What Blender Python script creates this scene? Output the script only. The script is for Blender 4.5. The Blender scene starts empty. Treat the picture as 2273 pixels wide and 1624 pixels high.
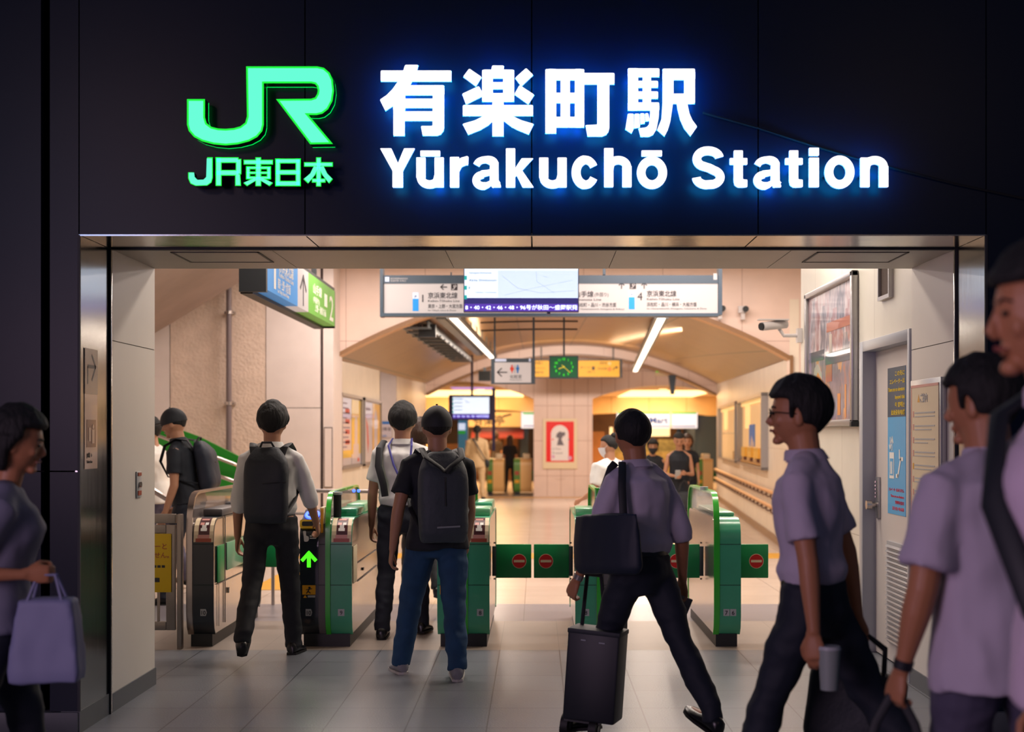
import bpy, bmesh, math, random
from mathutils import Vector, Matrix, noise

random.seed(7)
S = bpy.context.scene
COL = S.collection
PI = math.pi
FPX, CAMH, VX, VY = 3200.0, 1.48, 1190.0, 966.0      # focal length in pixels, eye height, vanishing point


def at(u, v, d):
    """world point seen at pixel (u, v) of the 2273x1624 frame at depth d"""
    return Vector(((u - VX) / FPX * d, d, CAMH + (VY - v) / FPX * d))


def ax(u, d): return (u - VX) / FPX * d
def az(v, d): return CAMH + (VY - v) / FPX * d


# ---------------------------------------------------------------- camera, world, lights, exposure
cd = bpy.data.cameras.new('camera')
cam = bpy.data.objects.new('camera', cd)
COL.objects.link(cam)
cam.location = (0, 0, CAMH)
cam.rotation_euler = (PI / 2, 0, 0)
cd.sensor_width = 36
cd.lens = 36 * FPX / 2273
cd.shift_x = -(VX - 1136.5) / 2273
cd.shift_y = (VY - 812) / 2273
cd.clip_end = 200
cd.dof.use_dof = True
cd.dof.focus_distance = 8.6
cd.dof.aperture_fstop = 2.2
S.camera = cam
S.view_settings.view_transform = 'Standard'
S.view_settings.look = 'None'
S.view_settings.gamma = 1
S.view_settings.exposure = 0.0
S.cycles.max_bounces = 6
S.cycles.diffuse_bounces = 3
S.cycles.glossy_bounces = 3
S.cycles.transmission_bounces = 4
S.cycles.sample_clamp_indirect = 4
S.cycles.caustics_reflective = False
S.cycles.caustics_refractive = False

w = bpy.data.worlds.new('evening_sky')
S.world = w
w.use_nodes = True
w.node_tree.nodes['Background'].inputs[0].default_value = (0.16, 0.20, 0.34, 1)
w.node_tree.nodes['Background'].inputs[1].default_value = 0.16


def area(name, loc, size, power, color, rot=(0, 0, 0), sy=None):
    l = bpy.data.lights.new(name, 'AREA')
    l.energy = power
    l.color = color
    l.shape = 'RECTANGLE'
    l.size = size
    l.size_y = sy or size
    o = bpy.data.objects.new(name, l)
    COL.objects.link(o)
    o.location = loc
    o.rotation_euler = rot
    return o


NEUT = (1.0, 0.86, 0.78)
WARM = (1.0, 0.60, 0.27)
# ceiling lamps of the gate hall (above the frame), of the vaulted passage and of the far hall, plus added vault and pillar fill
area('hall_lamp', (-1.3, 10.6, 3.62), 2.0, 70, NEUT, sy=.5)
area('hall_lamp', (1.2, 10.6, 3.62), 2.0, 70, (1.0, .86, .74), sy=.5)
area('hall_lamp', (-2.4, 14.0, 3.62), 2.0, 115, NEUT, sy=.5)
area('hall_lamp', (1.4, 14.0, 3.62), 2.0, 115, NEUT, sy=.5)
area('hall_lamp', (-1.5, 16.6, 3.62), 2.4, 80, NEUT, sy=.4)
area('hall_lamp', (1.8, 16.6, 3.62), 2.4, 80, NEUT, sy=.4)
area('passage_lamp', (-.93, 23.1, 2.93), .09, 110, (1, .84, .70), rot=(0, 0, math.radians(-1.3)), sy=8.4)
area('passage_lamp', (1.94, 25.9, 2.93), .09, 150, (1, .84, .70), rot=(0, 0, math.radians(-2.65)), sy=13.8)
area('vault_fill', (-.93, 23.1, 3.045), .12, 22, (1, .70, .42), rot=(PI, 0, math.radians(1.3)), sy=8)  # unseen upward fill, added to brighten the vault
area('vault_fill', (1.94, 25.9, 3.045), .12, 40, (1, .70, .42), rot=(PI, 0, math.radians(2.65)), sy=13)  # same added vault fill over the right tube
area('pillar_fill', (.7, 30.6, 3.34), 3.0, 150, (1, .82, .70), rot=(math.radians(40), 0, 0), sy=.3)  # unseen fill light, added to brighten the far pillar wall
area('far_hall_lamp', (-2.0, 43, 2.705), 2.6, 260, WARM, sy=5)
area('far_hall_lamp', (3.75, 43, 2.705), 1.9, 290, WARM, sy=5)
area('restroom_lamp', (-3.6, 25.4, 2.9), .8, 20, NEUT)
# the street behind the camera: shop windows, a blue light and street lamps
area('street_shopfront', (-4.2, -1.0, 2.0), 3.0, 130, (1.0, .66, .90), rot=(math.radians(88), 0, math.radians(-52)), sy=1.8)
area('street_blue_light', (-5, -2, 4.2), 2.0, 40, (.35, .55, 1.0), rot=(math.radians(65), 0, math.radians(-50)), sy=1.6)  # blue area light from the street side, with no screen behind it
area('street_lamp', (-4.5, -2.15, 4.65), .7, 34, (1, .50, .36), rot=(math.radians(80), 0, math.radians(-25)))
area('street_lamp', (3.9, -2.15, 4.95), .8, 14, (1, .66, .45), rot=(math.radians(80), 0, math.radians(22)))


# ---------------------------------------------------------------- materials
def lin(c):
    if isinstance(c, str):
        c = [int(c[i:i + 2], 16) / 255 for i in (0, 2, 4)]
        c = [x / 12.92 if x <= .04045 else ((x + .055) / 1.055) ** 2.4 for x in c]
    return (*c, 1)


MATS = {}


def mat(name, col='808080', rough=.5, metal=0, emit=None, es=1.0, bump=0, bscale=40, var=0, vscale=6, coat=0, trans=0, alpha=1, bstretch=None):
    if name in MATS:
        return MATS[name]
    m = bpy.data.materials.new(name)
    m.use_nodes = True
    nt = m.node_tree
    b = nt.nodes['Principled BSDF']
    c = lin(col)
    b.inputs['Base Color'].default_value = c
    b.inputs['Roughness'].default_value = rough
    b.inputs['Metallic'].default_value = metal
    b.inputs['Coat Weight'].default_value = coat
    b.inputs['Transmission Weight'].default_value = trans
    b.inputs['Alpha'].default_value = alpha
    if emit:
        b.inputs['Emission Color'].default_value = lin(emit)
        b.inputs['Emission Strength'].default_value = es
    if bump or var:
        tc = nt.nodes.new('ShaderNodeTexCoord')
        src = tc.outputs['Object']
        if bstretch:
            mp = nt.nodes.new('ShaderNodeMapping')
            mp.inputs['Scale'].default_value = bstretch
            nt.links.new(src, mp.inputs['Vector'])
            src = mp.outputs['Vector']
        if bump:
            n = nt.nodes.new('ShaderNodeTexNoise')
            n.inputs['Scale'].default_value = bscale
            n.inputs['Detail'].default_value = 3
            bp = nt.nodes.new('ShaderNodeBump')
            bp.inputs['Strength'].default_value = bump
            bp.inputs['Distance'].default_value = .02
            nt.links.new(src, n.inputs['Vector'])
            nt.links.new(n.outputs['Fac'], bp.inputs['Height'])
            nt.links.new(bp.outputs['Normal'], b.inputs['Normal'])
        if var:
            n = nt.nodes.new('ShaderNodeTexNoise')
            n.inputs['Scale'].default_value = vscale
            n.inputs['Detail'].default_value = 4
            nt.links.new(src, n.inputs['Vector'])
            r = nt.nodes.new('ShaderNodeMapRange')
            r.inputs['From Min'].default_value = .3
            r.inputs['From Max'].default_value = .7
            r.inputs['To Min'].default_value = 1 - var
            r.inputs['To Max'].default_value = 1 + var
            nt.links.new(n.outputs['Fac'], r.inputs['Value'])
            h = nt.nodes.new('ShaderNodeVectorMath')
            h.operation = 'SCALE'
            h.inputs[0].default_value = c[:3]
            nt.links.new(r.outputs['Result'], h.inputs['Scale'])
            nt.links.new(h.outputs['Vector'], b.inputs['Base Color'])
    MATS[name] = m
    return m


def grid(name, col, line, axes, w_, h_, off=(0, 0), mortar=.004, rough=.4, var=.05, bump=0, col2=None):
    """flat panels or tiles: axes picks the two world axes the grid runs on"""
    m = bpy.data.materials.new(name)
    m.use_nodes = True
    nt = m.node_tree
    b = nt.nodes['Principled BSDF']
    b.inputs['Roughness'].default_value = rough
    g = nt.nodes.new('ShaderNodeNewGeometry')
    sp = nt.nodes.new('ShaderNodeSeparateXYZ')
    cb = nt.nodes.new('ShaderNodeCombineXYZ')
    nt.links.new(g.outputs['Position'], sp.inputs[0])
    for k, a in enumerate(axes):
        ad = nt.nodes.new('ShaderNodeMath')
        ad.inputs[1].default_value = off[k] + 50 * (w_ if k == 0 else h_)
        nt.links.new(sp.outputs['XYZ'.index(a)], ad.inputs[0])
        nt.links.new(ad.outputs[0], cb.inputs[k])
    br = nt.nodes.new('ShaderNodeTexBrick')
    br.offset = 0
    br.squash = 1
    br.inputs['Scale'].default_value = 1
    br.inputs['Brick Width'].default_value = w_
    br.inputs['Row Height'].default_value = h_
    br.inputs['Mortar Size'].default_value = mortar
    br.inputs['Mortar Smooth'].default_value = .1
    br.inputs['Bias'].default_value = 0
    c = lin(col)
    c2 = lin(col2) if col2 else c
    br.inputs['Color1'].default_value = tuple(x * (1 - var) for x in c[:3]) + (1,)
    br.inputs['Color2'].default_value = tuple(min(1, x * (1 + var)) for x in c2[:3]) + (1,)
    br.inputs['Mortar'].default_value = lin(line)
    nt.links.new(cb.outputs[0], br.inputs['Vector'])
    n = nt.nodes.new('ShaderNodeTexNoise')
    n.inputs['Scale'].default_value = 2.2
    n.inputs['Detail'].default_value = 6
    nt.links.new(g.outputs['Position'], n.inputs['Vector'])
    r = nt.nodes.new('ShaderNodeMapRange')
    r.inputs['To Min'].default_value = .86
    r.inputs['To Max'].default_value = 1.12
    nt.links.new(n.outputs['Fac'], r.inputs['Value'])
    h = nt.nodes.new('ShaderNodeVectorMath')
    h.operation = 'SCALE'
    nt.links.new(br.outputs['Color'], h.inputs[0])
    nt.links.new(r.outputs['Result'], h.inputs['Scale'])
    nt.links.new(h.outputs['Vector'], b.inputs['Base Color'])
    if bump:
        n2 = nt.nodes.new('ShaderNodeTexNoise')
        n2.inputs['Scale'].default_value = 90
        n2.inputs['Detail'].default_value = 4
        nt.links.new(g.outputs['Position'], n2.inputs['Vector'])
        bp = nt.nodes.new('ShaderNodeBump')
        bp.inputs['Strength'].default_value = bump
        bp.inputs['Distance'].default_value = .01
        nt.links.new(n2.outputs['Fac'], bp.inputs['Height'])
        nt.links.new(bp.outputs['Normal'], b.inputs['Normal'])
    MATS[name] = m
    return m


# ---------------------------------------------------------------- mesh helpers
FRONT = Matrix(((1, 0, 0, 0), (0, 0, -1, 0), (0, 1, 0, 0), (0, 0, 0, 1)))  # local x,y,z -> world x, z(up), -y(out to the street)


def frame(o, xd, yd):
    """matrix whose local x, y lie on a surface and z points out of it"""
    xd, yd = Vector(xd).normalized(), Vector(yd).normalized()
    n = xd.cross(yd)
    m = Matrix((xd, yd, n)).transposed().to_4x4()
    m.translation = Vector(o)
    return m


class MB:
    def __init__(s, m=None):
        s.bm = bmesh.new()
        s.m = m or Matrix()

    def face(s, vs, mi=0):
        try:
            f = s.bm.faces.new(vs)
            f.material_index = mi
            return f
        except ValueError:
            return None

    def box(s, x0, x1, y0, y1, z0, z1, mi=0, bev=0):
        v = [s.bm.verts.new(s.m @ Vector((x, y, z))) for z in (z0, z1) for y in (y0, y1) for x in (x0, x1)]
        fs = [s.face([v[i] for i in q], mi) for q in ((0, 2, 3, 1), (4, 5, 7, 6), (0, 1, 5, 4), (2, 6, 7, 3), (0, 4, 6, 2), (1, 3, 7, 5))]
        if bev:
            es = list({e for f in fs if f for e in f.edges})
            bmesh.ops.bevel(s.bm, geom=es, offset=bev, segments=2, affect='EDGES', profile=.5, material=-1)
        return s

    def quad(s, a, b, c, d, mi=0):
        s.face([s.bm.verts.new(s.m @ Vector(p)) for p in (a, b, c, d)], mi)
        return s

    def rings(s, rs, mi=0, cap=True, closed=False):
        """rs: list of rings, each a list of points (all the same count)"""
        vr = [[s.bm.verts.new(s.m @ Vector(p)) for p in r] for r in rs]
        n = len(vr[0])
        for a, b in zip(vr, vr[1:] + ([vr[0]] if closed else [])):
            for i in range(n):
                s.face([a[i], a[(i + 1) % n], b[(i + 1) % n], b[i]], mi)
        if cap and not closed:
            s.face(list(reversed(vr[0])), mi)
            s.face(vr[-1], mi)
        return s

    def tube(s, pts, r, n=8, mi=0, cap=True, flat=1.0, updir=None):
        pts = [Vector(p) for p in pts]
        rs = r if isinstance(r, (list, tuple)) else [r] * len(pts)
        out = []
        ref = None
        for i, p in enumerate(pts):
            d = (pts[min(i + 1, len(pts) - 1)] - pts[max(i - 1, 0)]).normalized()
            if ref is None:
                up = Vector(updir) if updir else (Vector((0, 0, 1)) if abs(d.z) < .9 else Vector((0, 1, 0)))
                ref = up
            a = d.cross(ref)
            if a.length < 1e-5:
                a = d.cross(Vector((1, 0, 0)))
            a.normalize()
            b = a.cross(d).normalized()
            ref = b
            q = rs[i]
            ra, rb = q if isinstance(q, tuple) else (q, q * flat)
            out.append([p + a * (ra * math.cos(2 * PI * k / n)) + b * (rb * math.sin(2 * PI * k / n)) for k in range(n)])
        return s.rings(out, mi, cap)

    def cyl(s, x, y, z0, z1, r, r2=None, n=20, mi=0):
        r2 = r if r2 is None else r2
        return s.rings([[(x + q * math.cos(2 * PI * k / n), y + q * math.sin(2 * PI * k / n), z) for k in range(n)] for z, q in ((z0, r), (z1, r2))], mi)

    def prism(s, pts, z0, z1, mi=0, mside=None):
        """2D outline extruded in local z"""
        a = [s.bm.verts.new(s.m @ Vector((p[0], p[1], z0))) for p in pts]
        b = [s.bm.verts.new(s.m @ Vector((p[0], p[1], z1))) for p in pts]
        f = s.face(b, mi)
        s.face(list(reversed(a)), mi if mside is None else mside)
        for i in range(len(pts)):
            j = (i + 1) % len(pts)
            s.face([a[i], a[j], b[j], b[i]], mi if mside is None else mside)
        return f

    def rect(s, x0, y0, x1, y1, z=0.001, mi=0, t=.0015):
        return s.box(min(x0, x1), max(x0, x1), min(y0, y1), max(y0, y1), z, z + t, mi)

    def ell(s, c, r, n=12, m=8, mi=0, mt=None):
        c = Vector(c)
        q = mt or Matrix()
        rs = []
        for i in range(1, m):
            t = PI * i / m
            rs.append([c + q @ Vector((r[0] * math.sin(t) * math.cos(2 * PI * k / n), r[1] * math.sin(t) * math.sin(2 * PI * k / n), -r[2] * math.cos(t))) for k in range(n)])
        return s.rings(rs, mi)

    def disc(s, x, y, r, z=.001, mi=0, n=24, t=.0015):
        s.prism([(x + r * math.cos(2 * PI * k / n), y + r * math.sin(2 * PI * k / n)) for k in range(n)], z, z + t, mi)
        return s

    def stroke(s, pts, wd, z0, z1, mi=0, cap=0):
        """a line of constant width drawn on the local xy plane"""
        for (x0, y0), (x1, y1) in zip(pts, pts[1:]):
            L = math.hypot(x1 - x0, y1 - y0) or 1
            nx, ny = -(y1 - y0) / L * wd / 2, (x1 - x0) / L * wd / 2
            s.prism([(x0 + nx, y0 + ny), (x0 - nx, y0 - ny), (x1 - nx, y1 - ny), (x1 + nx, y1 + ny)], z0, z1, mi)
        for p in pts[1:-1]:
            s.prism([(p[0] + wd / 2 * math.cos(k * PI / 5), p[1] + wd / 2 * math.sin(k * PI / 5)) for k in range(10)], z0, z1, mi)
        return s

    def text(s, body, x, y, h, mi=0, z=.001, ext=.0008, fit=None, align='LEFT', bold=0, sx=1, spacing=1, box=None):
        """lettering on the local xy plane; h is the cap height, fit=(width) squeezes it to a width, box=(x0,y0,x1,y1) fits its bounds"""
        c = bpy.data.curves.new('t', 'FONT')
        c.body = body
        c.size = h / .73
        c.extrude = ext
        c.offset = bold * c.size
        c.resolution_u = 3
        c.space_character = spacing
        o = bpy.data.objects.new('t', c)
        COL.objects.link(o)
        dg = bpy.context.evaluated_depsgraph_get()
        me = o.evaluated_get(dg).to_mesh()
        vs = [v.co.copy() for v in me.vertices]
        fs = [tuple(p.vertices) for p in me.polygons]
        bpy.data.objects.remove(o)
        bpy.data.curves.remove(c)
        if not vs:
            return s
        x0, x1 = min(v.x for v in vs), max(v.x for v in vs)
        y0, y1 = min(v.y for v in vs), max(v.y for v in vs)
        if box:
            kx, ky = (box[2] - box[0]) / (x1 - x0), (box[3] - box[1]) / (y1 - y0)
            f = lambda v: Vector((box[0] + (v.x - x0) * kx, box[1] + (v.y - y0) * ky, v.z + z + ext))
        else:
            k = (fit / (x1 - x0)) if fit else sx
            wd = (x1 - x0) * k
            dx = {'LEFT': 0, 'CENTER': -wd / 2, 'RIGHT': -wd}[align]
            f = lambda v: Vector((x + dx + (v.x - x0) * k, y + v.y, v.z + z + ext))
        nv = [s.bm.verts.new(s.m @ f(v)) for v in vs]
        for p in fs:
            s.face([nv[i] for i in p], mi)
        return s


ROOTM = {}


def setp(o, label=None, cat=None, group=None, kind=None):
    if label: o['label'] = label
    if cat: o['category'] = cat
    if group: o['group'] = group
    if kind: o['kind'] = kind
    return o


def obj(name, mb, mats, parent=None, label=None, cat=None, group=None, kind=None, sharp=35, local=False, origin=None):
    bm = mb.bm if isinstance(mb, MB) else mb
    bmesh.ops.recalc_face_normals(bm, faces=bm.faces)
    if parent is not None:
        root = parent
        rm = ROOTM[root.name]
        if not local:
            bmesh.ops.transform(bm, matrix=rm.inverted(), verts=bm.verts)
    else:
        if origin is None:
            xs = [v.co.x for v in bm.verts]; ys = [v.co.y for v in bm.verts]; zs = [v.co.z for v in bm.verts]
            origin = Vector(((min(xs) + max(xs)) / 2, (min(ys) + max(ys)) / 2, min(zs)))
        rm = Matrix.Translation(origin)
        bmesh.ops.transform(bm, matrix=rm.inverted(), verts=bm.verts)
    me = bpy.data.meshes.new(name)
    bm.to_mesh(me)
    bm.free()
    for m in (mats if isinstance(mats, (list, tuple)) else [mats]):
        me.materials.append(MATS[m] if isinstance(m, str) else m)
    me.shade_smooth()
    me.set_sharp_from_angle(angle=math.radians(sharp))
    o = bpy.data.objects.new(name, me)
    COL.objects.link(o)
    if parent is not None:
        o.parent = parent
        ROOTM[o.name] = rm
    else:
        o.matrix_world = rm
        ROOTM[o.name] = rm
    return setp(o, label, cat, group, kind)


def thing(name, label, cat, loc=(0, 0, 0), rotz=0, group=None, kind=None):
    o = bpy.data.objects.new(name, None)
    COL.objects.link(o)
    o.empty_display_size = .1
    m = Matrix.Translation(Vector(loc)) @ Matrix.Rotation(rotz, 4, 'Z')
    o.matrix_world = m
    ROOTM[o.name] = m
    return setp(o, label, cat, group, kind)


def struct(name, mb, m, parent=None, label=None):
    return obj(name, mb, m, parent, kind='structure', label=label) if parent is None else obj(name, mb, m, parent, label=label)


def rpoly(pts, r, n=3):
    """round the corners of a 2D outline"""
    out = []
    k = len(pts)
    for i in range(k):
        p, a, b = Vector(pts[i]), Vector(pts[i - 1]), Vector(pts[(i + 1) % k])
        da, db = a - p, b - p
        q = min(r, da.length * .45, db.length * .45)
        A, B = p + da.normalized() * q, p + db.normalized() * q
        for j in range(n + 1):
            t = j / n
            out.append(tuple(A * (1 - t) ** 2 + p * 2 * t * (1 - t) + B * t * t))
    return out


# ---------------------------------------------------------------- the setting
FD = 7.16                                   # facade plane
mat('facade', '0a1728', rough=.32, bump=.03, bscale=3).node_tree.nodes['Principled BSDF'].inputs['Specular IOR Level'].default_value = .15
mat('facade_gap', '05070a', rough=.8)
mat('steel', '9a9c9e', rough=.16, metal=1, bump=.03, bscale=2, bstretch=(6, 6, .6))
mat('steel_dark', '2a2d31', rough=.6, metal=.2)
mat('plinth_stone', '54585c', rough=.5, var=.1)
mat('jamb_paint', 'e2dcd2', rough=.45, var=.02, vscale=2)
mat('skirting', '5c6066', rough=.45)
mat('soffit', 'aaa298', rough=.4, var=.04, vscale=3)
mat('seam', '6d6862', rough=.7)
mat('ceiling_white', 'd8d0c8', rough=.7)
mat('concrete', 'dbc4b4', rough=.85, bump=.6, bscale=28, var=.08, vscale=5)
mat('smooth_wall', 'dccfca', rough=.5, var=.03)
mat('dark_joint', '4c3a38', rough=.7)
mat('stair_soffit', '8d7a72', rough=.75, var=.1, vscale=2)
mat('arch_trim', '8d6a4a', rough=.4, var=.05)
mat('arch_trim_tan', 'd0a57c', rough=.4, var=.05)
grid('floor_outer', '6f737b', '43454b', 'XY', .41, .53, (.25, .12), .004, .32, .06, .12)
grid('floor_band', 'a2958b', '857a72', 'XY', .41, 1.55, (.25, .6), .002, .38, .04, .1)
grid('floor_grey', '8d8990', '5c5960', 'XY', .8, 1.16, (.1, 0.0), .003, .3, .03)
grid('floor_inner', 'cdbcae', '8f8177', 'XY', .8, .8, (.1, .3), .003, .22, .03)
grid('panel_front', 'e8cfc2', 'b7988c', 'XZ', 1.0, .93, (.40, .12), .004, .35, .015)
grid('panel_far', 'e6cdc0', 'b58f7e', 'XZ', .33, .85, (.06, .35), .006, .35, .015)
grid('panel_side', 'e9ddcb', 'cdbdaa', 'YZ', .36, 1.45, (.0, .15), .005, .35, .015)
grid('panel_right', 'e0dcd0', 'b4aea4', 'YZ', 1.02, 1.16, (-.45, .38), .004, .32, .015)
grid('vault_panel', '9d7650', '503a28', 'XY', 1.1, 2.1, (.3, .6), .014, .3, .12, .25, '866442')
grid('far_ceiling', 'e2bf8c', 'b08c5a', 'XY', 1.2, 1.2, (0, 0), .01, .5, .03)
mat('tactile', 'd9a02c', rough=.5, var=.05)
mat('green_wall', '118a1c', rough=.35, var=.04)

b = MB(); b.box(-7, 6, -4, 9.95, -.1, 0); struct('floor', b, 'floor_outer')
b = MB(); b.box(-7, 6, 9.95, 11.5, -.1, 0); struct('floor', b, 'floor_band')
b = MB(); b.box(-7, 6, 11.5, 12.66, -.1, 0); struct('floor', b, 'floor_grey')
b = MB(); b.box(-9, 9, 12.66, 52, -.1, 0); struct('floor', b, 'floor_inner')

# dark cladding of the front, one panel after the other with open joints
b = MB()
xs = [-4.6, -3.52, -2.46]
b.box(-4.7, -2.46, FD + .05, FD + .3, 0, 4.6, 1)
seams = [-2.27, -1.148, -.022, 1.103, 2.235]
for x0, x1 in zip(seams, seams[1:]):
    b.box(x0 + .003, x1 - .003, FD, FD + .05, 2.478, 4.6, 0)
b.box(-2.27, 2.235, FD + .05, 8.56, 2.60, 4.6, 1)
b.box(-2.415, -2.273, FD, FD + .12, 1.305, 4.6, 0)
b.box(-2.415, -2.273, FD, FD + .12, .11, 1.298, 0)
b.box(-3.4, -2.46, FD, FD + .12, 1.305, 4.6, 0)
b.box(-3.4, -2.46, FD, FD + .12, .11, 1.298, 0)
b.box(-4.7, -3.41, FD, FD + .12, .11, 4.6, 0)
b.box(2.238, 3.36, FD, FD + .12, 1.305, 4.6, 0)
b.box(2.238, 3.36, FD, FD + .12, .11, 1.298, 0)
b.box(3.37, 5, FD, FD + .12, .11, 4.6, 0)
b.box(2.3, 5, FD + .12, 8.5, 0, 4.6, 1)
b.box(-4.7, -2.36, FD + .3, 8.5, 0, 4.6, 1)
struct('wall_front', b, ['facade', 'facade_gap'])
b = MB()
b.box(-4.7, -2.272, FD - .012, FD + .12, 0, .106, 0, .004)
b.box(2.238, 5, FD - .012, FD + .12, 0, .106, 0, .004)
struct('baseboard_front', b, 'plinth_stone')

# steel lining of the opening
b = MB()
b.box(-2.29, -2.27, FD + .003, 7.655, .11, 2.475, 0)
b.box(-2.276, -2.264, FD - .006, FD + .008, .11, 2.475, 1)
b.box(-2.375, -2.258, 7.655, 7.665, 0, 2.475, 1)
b.box(-2.375, -2.262, 7.665, 7.70, 0, 2.475, 0, .004)
b.box(-2.36, -2.266, FD, 7.655, 0, .11, 2)
struct('trim_1', b, ['steel', 'steel_dark', 'plinth_stone'])
b = MB()
b.box(2.235, 2.255, FD + .003, 7.655, .11, 2.475, 0)
b.box(2.229, 2.241, FD - .006, FD + .008, .11, 2.475, 1)
b.box(2.224, 2.33, 7.655, 7.665, 0, 2.475, 1)
b.box(2.228, 2.33, 7.665, 7.70, 0, 2.475, 0, .004)
b.box(2.231, 2.33, FD, 7.655, 0, .11, 2)
struct('trim_2', b, ['steel', 'steel_dark', 'plinth_stone'])
b = MB()
for x0, x1 in zip(seams, seams[1:]):
    b.box(x0 + .004, x1 - .004, FD + .008, 7.665, 2.475, 2.49, 0)
b.box(-2.27, 2.235, FD - .004, FD + .008, 2.470, 2.477, 0)
b.box(-2.27, 2.235, 7.66, 7.695, 2.466, 2.56, 1)
b.box(-2.27, 2.235, FD + .06, 7.66, 2.492, 2.60, 1)
struct('trim_3', b, ['steel', 'steel_dark'])

# painted reveal behind the steel
b = MB()
b.box(-2.36, -2.27, 7.70, 8.58, .10, 1.985, 0); b.box(-2.36, -2.27, 7.70, 8.58, 1.99, 2.6, 0)
b.box(-2.36, -2.275, 7.70, 8.575, 1.985, 1.99, 1)
struct('wall_entrance_left', b, ['jamb_paint', 'seam'])
b = MB(); b.box(-2.37, -2.262, 7.70, 8.585, 0, .10, 0); struct('baseboard_entrance_left', b, 'skirting')
b = MB()
b.box(2.235, 2.33, 7.70, 8.58, .10, 1.985, 0); b.box(2.235, 2.33, 7.70, 8.58, 1.99, 2.6, 0)
b.box(2.24, 2.33, 7.70, 8.575, 1.985, 1.99, 1)
struct('wall_entrance_right', b, ['jamb_paint', 'seam'])
b = MB(); b.box(2.227, 2.33, 7.70, 8.585, 0, .10, 0); struct('baseboard_entrance_right', b, 'skirting')
b = MB()
for x0, x1 in zip([-2.27, -1.416, -.487, .43, 1.37], [-1.416, -.487, .43, 1.37, 2.235]):
    b.box(x0 + .002, x1 - .002, 7.695, 8.58, 2.472, 2.6, 0)
b.box(-2.27, 2.235, 7.7, 8.56, 2.476, 2.58, 1)
struct('ceiling_entrance', b, ['soffit', 'seam'])
for x0, x1 in ((-1.98, -1.50), (1.52, 2.02)):
    b = MB()
    for q in ((x0, x1, 7.80, 7.812), (x0, x1, 8.24, 8.252), (x0, x0 + .012, 7.8, 8.25), (x1 - .012, x1, 7.8, 8.25)):
        b.box(q[0], q[1], q[2], q[3], 2.468, 2.474)
    b.box(x0 + .014, x1 - .014, 7.814, 8.238, 2.4705, 2.474, 1)
    obj('access_hatch', b, ['seam', 'soffit'], label='square access hatch in the grey entrance soffit, ' + ('near the left jamb' if x0 < 0 else 'near the right jamb'), cat='hatch')

# gate hall
b = MB(); b.box(-5, 5.2, 8.5, 18.3, 3.7, 3.8); struct('ceiling', b, 'ceiling_white')
b = MB(); b.box(-5, 5.2, 8.5, 8.58, 2.6, 3.7); b.box(-5, -2.36, 8.5, 8.58, 0, 3.7); struct('wall_front_inside', b, 'ceiling_white')
b = MB(); b.box(-4.9, -4.8, 8.5, 17.8, 0, 3.7); struct('wall_left', b, 'smooth_wall')
b = MB()
b.box(-4.8, -4.475, 17.6, 17.8, 0, 3.7, 0)
b.box(-4.465, -3.305, 17.6, 17.8, 0, 3.7, 1)
b.box(-3.295, -2.635, 17.6, 17.8, 1.82, 3.7, 0); b.box(-3.295, -2.635, 17.6, 17.8, 0, 1.812, 0)
b.box(-2.60, -2.475, 17.6, 18.4, 0, 3.7, 0)
b.box(-4.8, -2.5, 17.66, 17.8, 0, 3.7, 2)
struct('wall_back_left', b, ['smooth_wall', 'concrete', 'dark_joint'])

RW = 2.26
b = MB(); b.box(RW, RW + .2, 8.5, 8.60, 0, 3.7); b.box(RW, RW + .2, 8.60, 9.95, 2.115, 3.7); b.box(RW, RW + .2, 9.95, 12.2, 0, 3.7)
b.box(RW, 4.9, 12.2, 12.3, 0, 3.7)
struct('wall_right', b, 'panel_right')
b = MB(); b.box(4.8, 4.9, 12.2, 18.4, 0, 3.7); struct('wall_right_side', b, 'panel_side')


def arc(xl, xr, zs, zp, n=28):
    xm, hw = (xl + xr) / 2, (xr - xl) / 2
    return [(xl + (xr - xl) * i / n, zs + (zp - zs) * (1 - ((xl + (xr - xl) * i / n - xm) / hw) ** 2)) for i in range(n + 1)]


def arch_wall(b, y0, y1, xl, xr, a, ztop, mi=0, pil=None):
    """wall from xl to xr with the arch a cut out of it; pil gives full-height piers"""
    for (x0, z0), (x1, z1) in zip(a, a[1:]):
        for y, fl in ((y0, 0), (y1, 1)):
            b.quad((x0, y, z0), (x1, y, z1), (x1, y, ztop), (x0, y, ztop), mi)
        b.quad((x0, y0, z0), (x1, y0, z1), (x1, y1, z1), (x0, y1, z0), mi)
    for x0, x1 in (pil or []):
        b.box(x0, x1, y0, y1, 0, ztop, mi)


A1 = arc(-2.56, 3.2, 2.45, 3.27)
A2 = arc(-2.62, 4.26, 2.69, 3.60)
A3 = arc(-2.62, 4.26, 2.44, 3.38)
b = MB(); arch_wall(b, 18.2, 18.4, -2.56, 3.2, A1, 3.7, 0, [(3.2, 4.9)]); struct('wall_arch', b, 'panel_front')
# the arch's edge band
b = MB()
for (x0, z0), (x1, z1) in zip(A1, A1[1:]):
    b.quad((x0, 18.16, z0 - .02), (x1, 18.16, z1 - .02), (x1, 18.16, z1 + .035), (x0, 18.16, z0 + .035), 0)
    b.quad((x0, 18.16, z0 - .02), (x1, 18.16, z1 - .02), (x1, 18.45, z1 - .02), (x0, 18.45, z0 - .02), 1)
    b.quad((x0, 18.16, z0 + .035), (x1, 18.16, z1 + .035), (x1, 18.2, z1 + .035), (x0, 18.2, z0 + .035), 0)
b.box(3.2, 3.24, 18.16, 18.2, 1.9, 2.49, 0)
struct('trim_4', b, ['arch_trim', 'arch_trim_tan'])
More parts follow.
